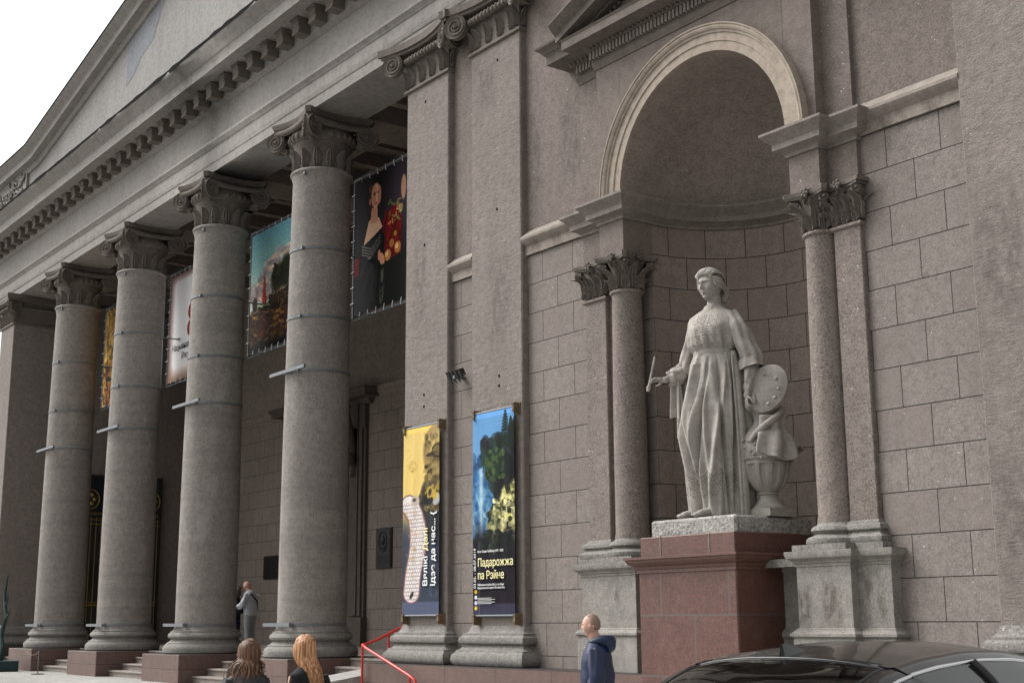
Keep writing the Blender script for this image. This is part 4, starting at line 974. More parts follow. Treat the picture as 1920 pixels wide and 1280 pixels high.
# ---- plaques on the portico's back wall
def plaque(x0, x1, z0, z1, label, oval):
    c = ((x0+x1)/2, YK-.03, z0); t = thing('plaque', label, 'plaque', c, 0, 'dark bronze plaques on the portico wall')
    m = MB(); m.bbox(x0, x1, YK-.06, YK, z0, z1, .02); m.box(x0+.04, x1-.04, YK-.075, YK-.05, z0+.04, z1-.04); m.build('plate', M['bronze'], t, org=c)
    m = MB(); xc = (x0+x1)/2
    if oval:
        m.tube([(xc+.22*cos(a*PI/12), YK-.08, z1-.40+.29*sin(a*PI/12)) for a in range(25)], .018, 6)
        m.ell((xc+.01,YK-.08,z1-.36),(.10,.05,.13),14,10); m.ell((xc-.08,YK-.09,z1-.38),(.035,.03,.04),8,6); m.ell((xc,YK-.08,z1-.55),(.13,.03,.07),12,8)
        m.build('portrait_relief', M['bronze'], t, org=c); m = MB()
    for i in range(5 if oval else 6):
        zz = (z1-.80-.055*i) if oval else z1-.16-.09*i
        for j in range(7): x = x0+.1+(x1-x0-.2)*j/7; m.box(x, x+(x1-x0-.2)/7*.8, YK-.085, YK-.07, zz-.02, zz+.012)
    m.build('inscription', M['bronze'], t, org=c)
plaque(-34.06, -33.2, 2.84, 4.01, 'dark bronze plaque with an oval portrait relief right of the carved door surround', True)
plaque(-41.33, -39.9, 2.74, 3.50, 'plain dark bronze plaque beside the embracing couple, half behind the nearest column', False)

# ---- green twisted metal sculpture and barrier at the far left
sx, sy = -41.3, 12.1
t = thing('metal_sculpture', 'green twisted branch-like metal sculpture on a square box base', 'sculpture', (-40.95, 11.9, 0)); o_ = (-41.3, 11.9, 0)
m = MB(); m.bbox(-41.75, -40.75, 11.6, 12.3, 0, .30, .02); m.build('base_box', M['green'], t, org=o_)
m = MB(); bx = -41.2
m.tube([(bx,11.9,.28),(bx+.12,11.9,.7),(bx-.05,11.9,1.0),(bx+.12,11.9,1.35),(bx+.30,11.9,1.55),(bx+.12,11.9,1.85),(bx+.0,11.9,2.2),(bx+.1,11.9,2.55),(bx+.2,11.9,2.75)], [.07,.065,.06,.065,.06,.05,.045,.035,.015], 8)
m.tube([(bx+.26,11.9,1.5),(bx+.5,11.9,1.62),(bx+.62,11.9,1.75)], [.045,.03,.012], 8); m.tube([(bx+.1,11.9,1.85),(bx+.3,11.9,2.0),(bx+.32,11.9,2.2)], [.04,.028,.012], 8); m.tube([(bx+.05,11.9,1.2),(bx-.3,11.9,1.3)], [.04,.02], 8)
m.build('branch', M['green'], t, org=o_)
t = thing('barrier_stand', 'slim metal stand with a thin cord before the steps at far left', 'stand', (-36.1, 12.0, 0)); o_ = (-36.1-1.6, 12.0, 0); t.location = o_
m = MB(); m.lathe([(.001,.03),(.17,.02),(.17,.0),(.001,0)], o_[0], 12.0, 24); m.build('foot', M['bronze'], t, org=o_)
m = MB(); m.tube([(o_[0],12.0,.02),(o_[0],12.0,.60),(o_[0]-.02,12,.62)], .012, 8); m.build('post', M['steel'], t, org=o_)
m = MB(); m.tube([(o_[0]-1.15*i/8, 12.0, .60-.10*math.sin(PI*i/8)) for i in range(9)], .008, 6); m.build('cord', M['rust'], t, org=o_)
# ------------------------------------------------------------------ red granite pedestal and stone slab of the statue
PX0, PX1, PY0, PY1 = -13.76, -11.94, 12.43, 14.3
M['graniteA'] = stone('polished_red_granite', (.125,.054,.040), big=.9, streak=.5, grain=.6, bump=.12, speck=.12, rough=.45, spec=.5, tint=(.20,.125,.10), gscale=50, brick=(-13.33, 1.42-.79, 1.25, .79, 'x'), mortar=(.014,(.10,.075,.07)))
po = (NX, 13.3, 0)
t = thing('statue_pedestal', 'tall pedestal of polished red granite blocks under the statue', 'pedestal', po)
m = MB(); m.bbox(PX0, PX1, PY0, PY1, -.35, 2.0, .015); m.build('die', M['graniteA'], t, org=po)
m = MB(); m.sweep([(PX0,PY1),(PX0,PY0),(PX1,PY0),(PX1,PY1)], [(-.05,1.975),(.02,1.975),(.02,2.02),(.035,2.025),(.04,2.06),(.06,2.07),(.10,2.09),(.125,2.12),(.13,2.15),(.15,2.155),(.15,2.185),(-.05,2.20)]); m.build('cornice', M['granite'], t, org=po, ang=30)
m = MB(); m.bbox(PX0+.02, PX1-.02, PY0+.02, PY1, 2.18, 2.455, .012); m.build('top_block', M['granite'], t, org=po)
for xg in (PX0+.42, PX1-.48):
    m = MB(); m.box(xg, xg+.014, PY0+.013, PY0+.03, 2.19, 2.453); m.build('joint', M['pedestal'], t, org=po)

# ------------------------------------------------------------------ sculpted head shared by statue and people
def head(m, c, H, yaw=0, tilt=0, nose=1, mi=0, female=False, nu=96, nv=80, ex=1.35):
    Rm = Matrix.Rotation(yaw, 3, 'Z') @ Matrix.Rotation(tilt, 3, 'X'); c = Vector(c)
    g = lambda x, s: math.exp(-(x/s)**2)
    def fn(u, v):
        a = 2*PI*u; b = PI*(v-.5); dx, dy, dz = sin(a)*cos(b), -cos(a)*cos(b), sin(b)
        x, y, z = .335*dx, .40*dy, .5*dz
        low = max(0, -z-.02)/.48
        x *= 1-.30*low**1.4; 
        if dy > 0: y *= 1-.42*low; z = z if z > -.3 else -.3+(z+.3)*.4
        if dy < 0:
            y = -(.33+.055*g(z-.2, .3))*min(1, (-dy)**.75)*(1-.12*low**2) if True else y
            f = min(1, -dy*1.6)
            nz = max(0, 1-abs(z+.02)/.13) if z < -.02 else max(0, 1-(z+.02)/.17)
            if z < -.105: nz = max(0, 1-(-.105-z)/.03)*.95
            elif z < .12: nz = .30+.70*((.12-z)/.225)
            else: nz = .30*max(0, 1-(z-.12)/.07)
            d = .088*nose*nz*g(x, .042+.022*max(0, (.02-z)/.12))
            for sx in (-1, 1):
                d -= .052*g(x-sx*.135, .070)*g(z-.045, .045); d += .036*g(x-sx*.135, .045)*g(z-.035, .022)
                d += .030*g(x-sx*.13, .10)*g(z-.115, .024); d += .02*g(x-sx*.19, .09)*g(z+.12, .09)
                d += .012*g(x-sx*.05, .03)*g(z+.10, .025)
            d += .040*g(x, .085)*g(z+.205, .022)+.042*g(x, .075)*g(z+.255, .026)-.018*g(x, .10)*g(z+.23, .010)
            d += .050*g(x, .085)*g(z+.40, .07)-.015*g(x, .10)*g(z+.31, .03)
            y -= d*f*ex
        return c+Rm @ Vector((x*H, y*H, z*H))
    m.grid(fn, nu, nv, mi, wrap=True)
    for sx in (-1, 1):
        q = lambda p: c+Rm @ (Vector(p)*H)
        m.ell(q((sx*.335, .03, -.03)), (.035*H, .07*H, .11*H), 12, 8, mi, Rm @ Matrix.Rotation(sx*R(20), 3, 'Z'))
        m.ell(q((sx*.335, .035, -.10)), (.03*H, .04*H, .045*H), 8, 6, mi)
def hand(m, wrist, dirv, palm_n, L, curl=.6, thumb=1, mi=0, spread=.12):
    """wrist point, direction of the fingers, palm normal, hand length"""
    w_ = Vector(wrist); d = Vector(dirv).normalized(); n = Vector(palm_n); n = (n-d*n.dot(d)).normalized(); s = d.cross(n)
    pc = w_+d*L*.24
    Mx = Matrix((s, d, n)).transposed(); m.ell(pc, (L*.20, L*.27, L*.085), 14, 10, mi, Mx)
    for i, ln in enumerate((.40,.46,.43,.34)):
        o = (i-1.5)*.105*L; p = w_+d*L*.44+s*o; dd = (d+s*(i-1.5)*spread).normalized(); ang = 0; r = L*.050
        for k in range(3):
            seg = ln*L*(.44,.32,.24)[k]; ang += curl*(.6,.9,.7)[k]*(1+.12*(i-1))
            q = p+(dd*cos(ang)+n*sin(ang))*seg; m.caps(p, r, q, r*.88, 8, mi); p = q; r *= .88
    p = w_+d*L*.14-s*thumb*L*.17
    q = p+(d*.55-s*thumb*.65+n*.45).normalized()*L*.24; m.caps(p, L*.066, q, L*.052, 8, mi); q2 = q+(d*.85+n*.5-s*thumb*.1).normalized()*L*.20; m.caps(q, L*.052, q2, L*.042, 8, mi)

# ------------------------------------------------------------------ statue
STX, STY, STZ = NX+.02, 13.12, 2.68
st = thing('statue', 'pale stone statue of a woman in a long pleated dress holding brush and palette', 'statue', (STX, STY, 2.455))
so_ = (0, 0, -.225)
def sbuild(name, m, ang=60, parent=st, rm=None, mat='statue'):
    o = m.build(name, M[mat], parent, org=(0,0,-.225), ang=ang)
    if rm: remesh(o, rm, 1)
    return o
m = MB(); rs_ = random.Random(2)
def slabf():
    x0, x1, y0, y1 = -.80, .78, -.57, .86
    m.grid(lambda u, v: (x0+(x1-x0)*u, y0-.012*math.sin(31*u)*math.sin(9*v+2)-.02*(v > .9 or v < .05)*0, -.225+.225*v), 40, 6)
    m.grid(lambda u, v: (x1+.012*math.sin(27*u+1)*math.sin(8*v), y0+(y1-y0)*u, -.225+.225*v), 30, 6)
    m.grid(lambda u, v: (x0-.012*math.sin(27*u+1)*math.sin(8*v), y0+(y1-y0)*u, -.225+.225*v), 30, 6)
    m.grid(lambda u, v: (x0+(x1-x0)*u, y0+(y1-y0)*v, .0+.006*math.sin(17*u)*math.sin(13*v)), 20, 20)
m.bbox(-.80, .80, -.57, .88, -.224, .0, .03); m.build('slab', M['slab'], st, org=(0,0,-.225))
# dress skirt: pleated loft
YAWS = R(20)            # the figure is turned a little to its right
def lerp(tab, z):
    for (a, b) in zip(tab, tab[1:]):
        if z <= b[0]:
            t = (z-a[0])/(b[0]-a[0]); t = t*t*(3-2*t) if 0 else t
            return [a[k]+(b[k]-a[k])*t for k in range(1, len(a))]
    return list(tab[-1][1:])
#  z, half width x, half depth y, centre x, centre y
SK = [(.03,.40,.34,.0,.0),(.25,.41,.35,-.0,.0),(.7,.43,.35,-.01,-.01),(1.1,.455,.35,-.02,-.02),(1.5,.44,.34,-.01,-.02),(1.85,.41,.31,0,-.0),(2.1,.375,.28,0,0),(2.25,.32,.245,0,0),(2.33,.29,.22,0,0)]
phs = [rs_.uniform(0, 6.28) for _ in range(8)]
def skirt(u, v):
    z = .03+2.30*v; a = 2*PI*u; w_, d_, cx, cy = lerp(SK, z)
    amp = .020+.060*(1-v)**.7*(v > 0)
    if v > .9: amp = .014
    aw = a+.22*math.sin(2*a+2.6*v)+.10*math.sin(5*a-3*v)
    f = abs(math.sin(5*aw+phs[0]+1.1*math.sin(2.2*v)))**.6*1.1+.5*math.sin(8*aw+phs[1]+2.3*v)+.30*math.sin(15*aw+phs[2]-1.8*v)*(.4+v)+.14*math.sin(23*aw+phs[3]+4*v)
    fold = amp*(f-.6)*(.75+.35*math.sin(3*a+2*v))
    # long V folds falling from the raised knee
    ax = (a/PI-1.5+1) % 2-1                     # 0 at the front
    for c0, k, s, am in ((.03,-.20,.022,-.17),(-.17,.10,.04,.10),(.24,-.25,.03,.12),(-.02,.05,.025,.10),(.34,-.05,.03,-.12),(-.38,.0,.05,.06),(.12,.10,.02,-.12),(-.28,.12,.02,-.10)):
        cc = c0+k*(1-v)*1.0; fold += am*math.exp(-((ax-cc)/s)**2)*math.sin(PI*min(1, v*1.05))**.6*(1-.5*v)
    knee = .075*math.exp(-((ax+.22)/.20)**2)*math.exp(-((z-1.15)/.55)**2)
    hem = .012*math.sin(30*a)*(z < .6)
    k = 1+(fold+knee)/.38
    zz = z+(.05*math.sin(2*a+1.0)+.03*math.sin(5*a) if v == 0 else 0)
    x, y = cx+w_*cos(a)*k, cy+d_*sin(a)*k
    return (x*cos(YAWS)-y*sin(YAWS), x*sin(YAWS)+y*cos(YAWS), zz)
m = MB(); m.grid(skirt, 360, 120, wrap=True)
skirt_o = sbuild('skirt', m, 70); m = MB()
# embroidery at the hem: small raised lozenges and drilled dots
for row in range(6):
    for i in range(190):
        u = i/190; zz = .28+.05*row+.11*abs(((i*.155+row*.0) % 2)-1)
        if row in (1, 3) and i % 2: continue
        p = Vector(skirt(u, (zz-.03)/2.3)); n = Vector((p.x, p.y, 0)).normalized()
        m.ell(p-n*.003, (.0085,.0085,.0085), 6, 4)
sbuild('hem_embroidery', m, 70, skirt_o, mat='carved')
# belt + blouse
m = MB()
BL = [(2.28,.29,.22,0,0),(2.33,.345,.27,0,-.0),(2.38,.37,.29,0,-.02),(2.5,.37,.295,0,-.03),(2.62,.365,.27,0,-.02),(2.72,.385,.235,0,0),(2.80,.37,.195,0,.02),(2.86,.28,.16,0,.03),(2.91,.165,.13,0,.025),(2.955,.125,.115,0,.01)]
def blouse(u, v):
    z = 2.28+.675*v; a = 2*PI*u; w_, d_, cx, cy = lerp(BL, z)
    ax = (a/PI-1.5+1) % 2-1
    bust = sum(.038*math.exp(-((ax-c)/.15)**2)*math.exp(-((z-2.62)/.10)**2) for c in (-.17, .17))
    f = (.016*math.sin(11*a+2*v)+.010*math.sin(19*a+4*v))*math.exp(-((z-2.40)/.15)**2)+.006*math.sin(9*a)
    if z < 2.36: f -= .0
    k = 1+(bust+f)/.3
    x, y = cx+w_*cos(a)*k, cy+d_*sin(a)*k
    return (x*cos(YAWS)-y*sin(YAWS), x*sin(YAWS)+y*cos(YAWS), z+.012*math.sin(3*a)*(v < .2))
m.grid(blouse, 140, 50, wrap=True)
pt = [(Vector(blouse((.5+.5*q/28) % 1, .93))) for q in range(0)]
for i in range(40):                                  # beads at the neck
    a = 2*PI*i/40; p = Vector((.15*cos(a), .13*sin(a)+.01, 2.90-.075*max(0, -sin(a)))); p = Vector((p.x*cos(YAWS)-p.y*sin(YAWS), p.x*sin(YAWS)+p.y*cos(YAWS), p.z)); m.ell(p, .014, 6, 4)
emb = MB()
for r_ in range(11):                                 # embroidered panel on the chest
    for q in range(-5, 6):
        if (abs(q)+r_) % 3 == 0 and abs(q) > 1 or abs(q) == 1 or (abs(q) == 5 and r_ % 2): 
            u = .75+q*.0125; p = Vector(blouse(u, .12+.062*r_)); n = Vector((p.x, p.y, 0)).normalized(); emb.ell(p-n*.003, (.0095,.0095,.0095), 6, 4)
blo = sbuild('blouse', m, 70); sbuild('chest_embroidery', emb, 70, blo, mat='carved')
m = MB(); m.lathe([(.31,2.24),(.318,2.26),(.312,2.33),(.29,2.345)], 0, 0, 48)
for i in range(len(m.v)): x, y, z = m.v[i]; y *= .8; m.v[i] = (x*cos(YAWS)-y*sin(YAWS), x*sin(YAWS)+y*cos(YAWS), z)
sbuild('belt', m, 50)
# sleeves : loft tubes with folds
def sleeve(m, pts, rad, seed, seg=40, n=26):
    rr = random.Random(seed); ph = [rr.uniform(0, 6.28) for _ in range(5)]; P_ = [Vector(p) for p in pts]; K = len(P_)-1
    def at(t): t *= K; i = min(int(t), K-1); f = t-i; f = f*f*(3-2*f)*.4+f*.6; return P_[i].lerp(P_[i+1], f), rad[i]+(rad[i+1]-rad[i])*f
    rings = []
    for j in range(n+1):
        t = j/n; p, r = at(t); q = at(min(1, t+.02))[0]-at(max(0, t-.02))[0]; q.normalize()
        u = q.cross(Vector((0,1,.2))).normalized(); w_ = q.cross(u)
        rings.append([p+(u*cos(a)+w_*sin(a))*r*(1+.10*math.sin(3*a+ph[0]+5*t)+.07*math.sin(7*a+ph[1]-6*t)+.06*math.sin(16*t+2*a+ph[2])) for a in [2*PI*i/seg for i in range(seg)]])
    m.add([p for r_ in rings for p in r_], [(j*seg+i, j*seg+(i+1)%seg, (j+1)*seg+(i+1)%seg, (j+1)*seg+i) for j in range(n) for i in range(seg)]+[tuple(range(seg))])
m = MB()
sleeve(m, [(-.14,.03,2.78),(-.33,.0,2.66),(-.45,-.02,2.42),(-.50,-.03,2.20),(-.53,-.08,2.04)], [.10,.125,.125,.135,.13], 1)
sleeve(m, [(-.50,-.02,2.14),(-.56,-.14,2.06),(-.62,-.24,2.0),(-.655,-.30,1.98)], [.11,.125,.12,.085], 2)
sleeve(m, [(.26,.05,2.78),(.38,.06,2.60),(.45,.10,2.38),(.52,.15,2.16),(.55,.15,2.0)], [.11,.125,.135,.16,.175], 3)
sleeve(m, [(.54,.14,2.10),(.56,.10,1.92),(.545,.08,1.78),(.54,.06,1.68)], [.10,.095,.08,.062], 4)
sbuild('sleeves', m, 70)
# hanging cloth from the right arm and the long sash
m = MB()
def hang(x0, x1, y, zt, zb, ph, yb=0):
    def fn(u, v): z = zt+(zb-zt)*v; s_ = u*2-1; return ((x0+x1)/2+(x1-x0)/2*s_*(1+.12*v), y+yb*v+.03*math.sin(5*u+ph)+.05*math.cos(PI*s_)*(.5+v*.5), z+.05*math.sin(3*u+ph)*v)
    m.grid(fn, 24, 40)
hang(-.74, -.52, -.14, 2.02, 1.42, .5); hang(-.72, -.50, -.08, 1.95, 1.12, 1.8, .03); hang(-.66, -.42, -.02, 1.9, .82, 3.1, .03)
o = sbuild('hanging_cloth', m, 70); sd_ = o.modifiers.new('s', 'SOLIDIFY'); sd_.thickness = .03
m = MB(); m.tube([(.34,.0,2.26),(.40,.0,1.9),(.445,.0,1.3),(.455,.0,.7),(.46,.0,.03)], [.045,.05,.055,.06,.07], 14, flat=.7); m.tube([(.37,-.06,2.2),(.43,-.07,1.2),(.46,-.07,.04)], [.015,.02,.025], 8); sbuild('sash', m, 70)
# body: neck, head, hands, feet in one continuous mesh
HH = .445; hy = R(1)
m = MB(); head(m, (-.015,-.035,3.235), HH, hy, R(0), female=True, nu=96, nv=80)
m.caps((0,.03,2.80), .125, (-.005,.005,3.02), .088, 20); m.caps((0,.02,2.95), .098, (0,.01,3.10), .092, 20)
m.caps((-.60,-.20,2.02), .058, (-.68,-.33,1.975), .045, 12); hand(m, (-.68,-.33,1.975), (-.62,-.55,.10), (.25,-.2,-.9), .27, curl=.55, thumb=1)
m.caps((.55,.10,1.78), .06, (.54,.02,1.62), .048, 12); hand(m, (.54,.02,1.62), (.12,-.25,-.95), (.45,.85,0), .27, curl=.6, thumb=-1)
for sx, fy, fz in ((-.27,-.34,.0), (.10,-.40,.0)):
    m.caps((sx,fy+.16,.09), .075, (sx-.04,fy-.06,.055), .05, 12); m.ell((sx-.045,fy-.09,.04), (.065,.085,.04), 12, 8)
    m.caps((sx+.02,fy+.22,.28), .07, (sx,fy+.18,.09), .065, 12)
m.caps((0,0,2.7), .12, (0,0,2.9), .12, 12)
m.tube([(-.27,-.18,.1),(-.1,0,.5),(0,0,1.6),(0,0,2.8)], [.06,.09,.1,.1], 10); m.tube([(.10,-.25,.1),(.05,0,.5),(0,0,1.2)], [.06,.09,.1], 10)
m.tube([(0,.02,2.72),(-.30,.0,2.70),(-.48,-.02,2.40),(-.52,-.05,2.12),(-.62,-.22,2.02)], [.09,.08,.06,.055,.05], 10); m.tube([(0,.02,2.72),(.30,.05,2.70),(.50,.10,2.35),(.55,.13,2.05),(.55,.08,1.75)], [.09,.08,.06,.055,.055], 10)
body = sbuild('figure', m, 70, rm=.006)
# hair
m = MB(); Rh = Matrix.Rotation(hy, 3, 'Z'); hc = Vector((-.015,-.035,3.235))
def hairf(u, v):
    a = 2*PI*u; b = PI*(v-.5); dx, dy, dz = sin(a)*cos(b), -cos(a)*cos(b), sin(b)
    x, y, z = .375*dx, .44*dy+.03, .53*dz+.02
    k = 1+.05*math.sin(17*math.atan2(dx, .5+dz*.8)+3*dy)
    # hairline: tuck the shell inside the head over the face
    if y < -.02 and z < .33+.25*max(0, y+.30): k = min(k, .80)
    if z < -.12: k = min(k, .80)
    return hc+Rh @ (Vector((x*k, y*k, z*k))*HH)
m.grid(hairf, 110, 80, wrap=True)
def spl(P_, n=14):
    out = []; K = len(P_)-1
    for k in range(n+1):
        t_ = k/n*K; j = min(int(t_), K-1); f = t_-j; a0 = P_[max(j-1,0)]; a1 = P_[j]; a2 = P_[j+1]; a3 = P_[min(j+2,K)]
        out.append(.5*((2*a1)+(a2-a0)*f+(2*a0-5*a1+4*a2-a3)*f*f+(3*a1-a0-3*a2+a3)*f**3))
    return out
hr = random.Random(8)
for i in range(13):                                  # waves combed back from the forehead
    s_ = (i-6)/6; w1 = .025*math.sin(i*1.9)
    P_ = [hc+Rh @ (Vector(q)*HH) for q in ((s_*.25,-.335+.10*s_*s_,.30-.10*s_*s_),(s_*.30+w1*.5,-.375+.12*s_*s_,.41-.10*s_*s_+w1),(s_*.37,-.20,.53-.16*s_*s_),(s_*.41-w1,.05,.56-.20*s_*s_+w1),(s_*.36+w1,.32,.40-.18*s_*s_),(s_*.16,.47,.14))]
    m.tube(spl(P_), [.012+.012*math.sin(PI*min(1, k/9)) for k in range(15)], 8)
for sx in (-1, 1):
    for k in range(5):
        P_ = [hc+Rh @ (Vector(q)*HH) for q in ((sx*(.29+.01*k),-.25+.02*k,.22-.055*k),(sx*.37,-.14,.22-.06*k),(sx*.41,.04,.14-.055*k),(sx*.34,.28,.03-.05*k),(sx*.12,.46,-.08-.04*k))]
        m.tube(spl(P_), [.010+.010*math.sin(PI*min(1, q/9)) for q in range(15)], 8)
for k in range(9):                                   # chignon at the nape
    a = k*2.4; m.ell(hc+Rh @ (Vector((.10*cos(a), .50+.06*sin(a*1.3), -.18-.36*(k/9)+.12))*HH), (.05,.045,.055), 10, 8)
m.tube([hc+Rh @ (Vector(q)*HH) for q in ((.0,.46,.10),(.05,.56,-.05),(.04,.57,-.25),(.0,.50,-.42))], [.05,.075,.08,.045], 10)
sbuild('hair', m, 60, body)
# brush and palette
m = MB(); b0, b1 = Vector((-.86,-.49,1.82)), Vector((-.74,-.45,2.31)); m.tube([b0, b0.lerp(b1,.12), b0.lerp(b1,.2), b0.lerp(b1,.3), b1], [.022,.03,.018,.016,.012], 10); sbuild('paintbrush', m, 60)
m = MB(); n_ = 64; pn = Vector((.42,-.90,.10)).normalized(); ps = Vector((.90,.42,0)).normalized(); pu = pn.cross(ps)*-1; pc = Vector((.76,.16,1.70))
if pu.z < 0: pu = -pu
ring = []
for i in range(n_):
    a = 2*PI*i/n_; r_ = .305*(1+.10*math.sin(a*2+.6)+.02*math.sin(3*a)); ring.append((r_*cos(a)*.93, r_*sin(a)*1.12))
vs = []
for d in (-.02, -.012, .012, .02):
    k = .97 if abs(d) > .015 else 1
    vs += [pc+ps*x*k+pu*y*k+pn*d for x, y in ring]
m.add(vs, [(l*n_+i, l*n_+(i+1)%n_, (l+1)*n_+(i+1)%n_, (l+1)*n_+i) for l in range(3) for i in range(n_)]+[tuple(range(n_))[::-1], tuple(3*n_+i for i in range(n_))])
for x, y, r_ in ((.14,.12,.03),(.17,-.02,.028),(.12,-.14,.03),(.03,-.22,.035),(-.02,.19,.025)): m.ell(pc+ps*x+pu*y+pn*.022, (r_,r_*.6,r_*.8), 8, 6)
m.caps(pc-ps*.17-pu*.08+pn*.01, .02, pc-ps*.15-pu*.19+pn*.045, .022, 10)
sbuild('palette', m, 60)
# urn with drapery
ux, uy = .60, .28
m = MB(); m.box(ux-.25, ux+.25, uy-.25, uy+.25, 0, .10)
pf = [(.235,.10),(.235,.125),(.20,.14),(.15,.20),(.125,.25),(.12,.285),(.145,.30),(.145,.315),(.13,.325),(.16,.35),(.22,.40),(.27,.48),(.30,.58),(.312,.68),(.32,.70),(.318,.72),(.31,.73),(.33,.80),(.335,.95),(.30,1.08),(.22,1.18),(.165,1.24),(.15,1.30),(.17,1.36),(.21,1.40),(.23,1.42),(.22,1.44),(.12,1.44)]
k0 = len(m.v); m.lathe(pf, ux, uy, 96)
for i in range(k0, len(m.v)):
    x, y, z = m.v[i]
    if .34 < z < .69: a = math.atan2(y-uy, x-ux); f = 1-.11*(math.sin(11*a) > .1)*min(1, (z-.34)/.1); m.v[i] = (ux+(x-ux)*f, uy+(y-uy)*f, z)
for i in range(46):
    a = i*.55; z = .80+.04*math.sin(i*1.7)+.09*(i % 3); m.ell((ux+.335*cos(a), uy+.335*sin(a), z), (.03,.03,.022), 6, 5)
for i in range(24): a = 2*PI*i/24; m.tube([(ux+.338*cos(a+t*.05), uy+.338*sin(a+t*.05), .77+.012*math.sin(2*t)) for t in range(6)], .012, 5)
urn = sbuild('urn', m, 35)
m = MB()
def dr(u, v):
    a = R(-62)+R(165)*u; z = 1.33-(.34+.30*abs(math.sin(PI*(u*1.35+.18))))*v; base = lerp([(p[1], p[0]) for p in pf[14:]], max(z, .33))[0]
    r_ = max(base, .25)+.035+.035*math.sin(13*u*2+3*v)*(.3+v)+.09*v*v
    return (ux+r_*cos(a), uy+r_*sin(a), z+.06*math.sin(9*u)*v)
m.grid(dr, 60, 30)
m.tube([(ux+.22,uy+.10,1.44),(ux+.27,uy-.04,1.32),(ux+.22,uy-.22,1.20),(ux+.12,uy-.32,1.08),(ux+.04,uy-.36,.98)], [.045,.05,.05,.04,.02], 10)
m.tube([(ux-.02,uy+.18,1.36),(ux+.18,uy+.12,1.42),(ux+.26,uy+.12,1.30)], [.03,.05,.05], 10)
o = sbuild('drapery', m, 70, urn); sd_ = o.modifiers.new('s', 'SOLIDIFY'); sd_.thickness = .025

# ------------------------------------------------------------------ people
M['skin'] = plain('skin', (.52,.30,.22), rough=.55, var=.1, scale=12)
M['buzz'] = strands('shaved_hair', (.17,.115,.09), (.30,.19,.14), (140,140,120))
M['blue'] = plain('blue_nylon', (.004,.013,.052), rough=.5, var=.25, scale=6, bump=.5)
M['whitec'] = plain('white_cloth', (.7,.7,.7), rough=.7)
M['jeans'] = plain('dark_denim', (.02,.035,.07), rough=.8, var=.2)
M['greyj'] = plain('grey_cotton', (.45,.48,.52), rough=.8, var=.2, scale=10, bump=.4)
M['greyt'] = plain('grey_trousers', (.27,.28,.30), rough=.8, var=.25, scale=10, bump=.5)
M['blackc'] = plain('black_knit', (.006,.006,.008), rough=.9, var=.2)
M['leather'] = plain('black_leather', (.012,.013,.016), rough=.4, var=.2, bump=.4)
M['brownhair'] = strands('brown_hair', (.03,.016,.010), (.20,.095,.05))
M['redhair'] = strands('copper_hair', (.18,.07,.028), (.58,.31,.15))
M['darkhair'] = strands('dark_hair', (.012,.008,.007), (.035,.02,.015))
M['navy'] = plain('navy_trousers', (.008,.018,.045), rough=.8)
def person(label, x, y, z, az, H, pose, cloth, group=None):
    """az = compass direction faced. Figure built facing -Y at origin, 1.75 tall, scaled"""
    t = thing('person', label, 'person', (x, y, z), PI-az, group); s = H/1.75; t.scale = (s, s, s)
    return t
def limb(m, pts, rad, seg=14): m.tube(pts, rad, seg)
def torso(m, z0, z1, tab, lean=(0,0), n=40, fold=.01, seed=0, mi=0):
    ph = seed*1.3
    def fn(u, v):
        z = z0+(z1-z0)*v; a = 2*PI*u; w_, d_ = lerp(tab, z)
        k = 1+fold*(math.sin(5*a+ph+9*v)+.7*math.sin(9*a-ph+14*v)+.6*math.sin(26*v+2*a+ph))
        return (w_*cos(a)*k+lean[0]*v, d_*sin(a)*k+lean[1]*v, z)
    m.grid(fn, n, 30, mi, wrap=True)
    vs = [fn(i/n, 1) for i in range(n)]; m.add(vs, [tuple(range(n))], mi)
    vs = [fn(i/n, 0) for i in range(n)]; m.add(vs, [tuple(range(n))], mi)
def legs(m, knee=(0,0), sp=.10, r=(.095,.07,.055), stride=0):
    for sx in (-1, 1):
        q = sx*stride
        m.tube([(sx*.08,0,.92),(sx*sp,-.02+q*.5,.70),(sx*sp,-.02+q*.8,.50),(sx*sp,q*1.1,.28),(sx*sp,.0+q*1.5,.08)], [r[0]*1.15,r[0],r[1],r[1]*.95,r[2]], 16)
def shoes(m, sp=.10, stride=0):
    for sx in (-1, 1): q = sx*stride*1.5; m.caps((sx*sp,q+.03,.055), .05, (sx*sp*1.1,q-.15,.04), .038, 12); m.ell((sx*sp*1.05,q-.06,.03), (.05,.14,.03), 12, 8)
def arm(m, pts, r0=.062, r1=.045): 
    n = len(pts); m.tube(pts, [r0+(r1-r0)*i/(n-1) for i in range(n)], 14)

# --- man in the blue jacket
def nakedbody(t, head_c, yaw, armL, armR, hL, hR, Hh=.235, tilt=0, stride=0, neck=None, nose=1, curl=.5, voxel=.0055):
    m = MB(); head(m, head_c, Hh, yaw, tilt, nose)
    hc = Vector(head_c); m.caps((0,.02,1.42), .062, hc+Vector((0,.02,-.08)), .058, 14)
    m.tube([(0,0,.92),(0,0,1.1),(0,.0,1.3),(0,.01,1.45)], [.10,.09,.09,.055], 14)
    legs(m, r=(.075,.052,.04), stride=stride)
    for sx in (-1, 1): m.caps((sx*.10, sx*stride*1.5+.02,.07), .035, (sx*.105, sx*stride*1.5-.13,.035), .025, 10)
    for A_, h in ((armL, hL), (armR, hR)):
        m.tube([(0,.01,1.36)]+list(A_), [.05,.035]+[.034]*(len(A_)-2)+[.026], 12); hand(m, A_[-1], h[0], h[1], .18, curl=curl, thumb=h[2])
    o = m.build('body', M['skin'], t, ang=70); remesh(o, voxel, 0 if voxel < .01 else 1); return o
def place(px, py, depth):      # used once while measuring; values below are fixed positions
    pass
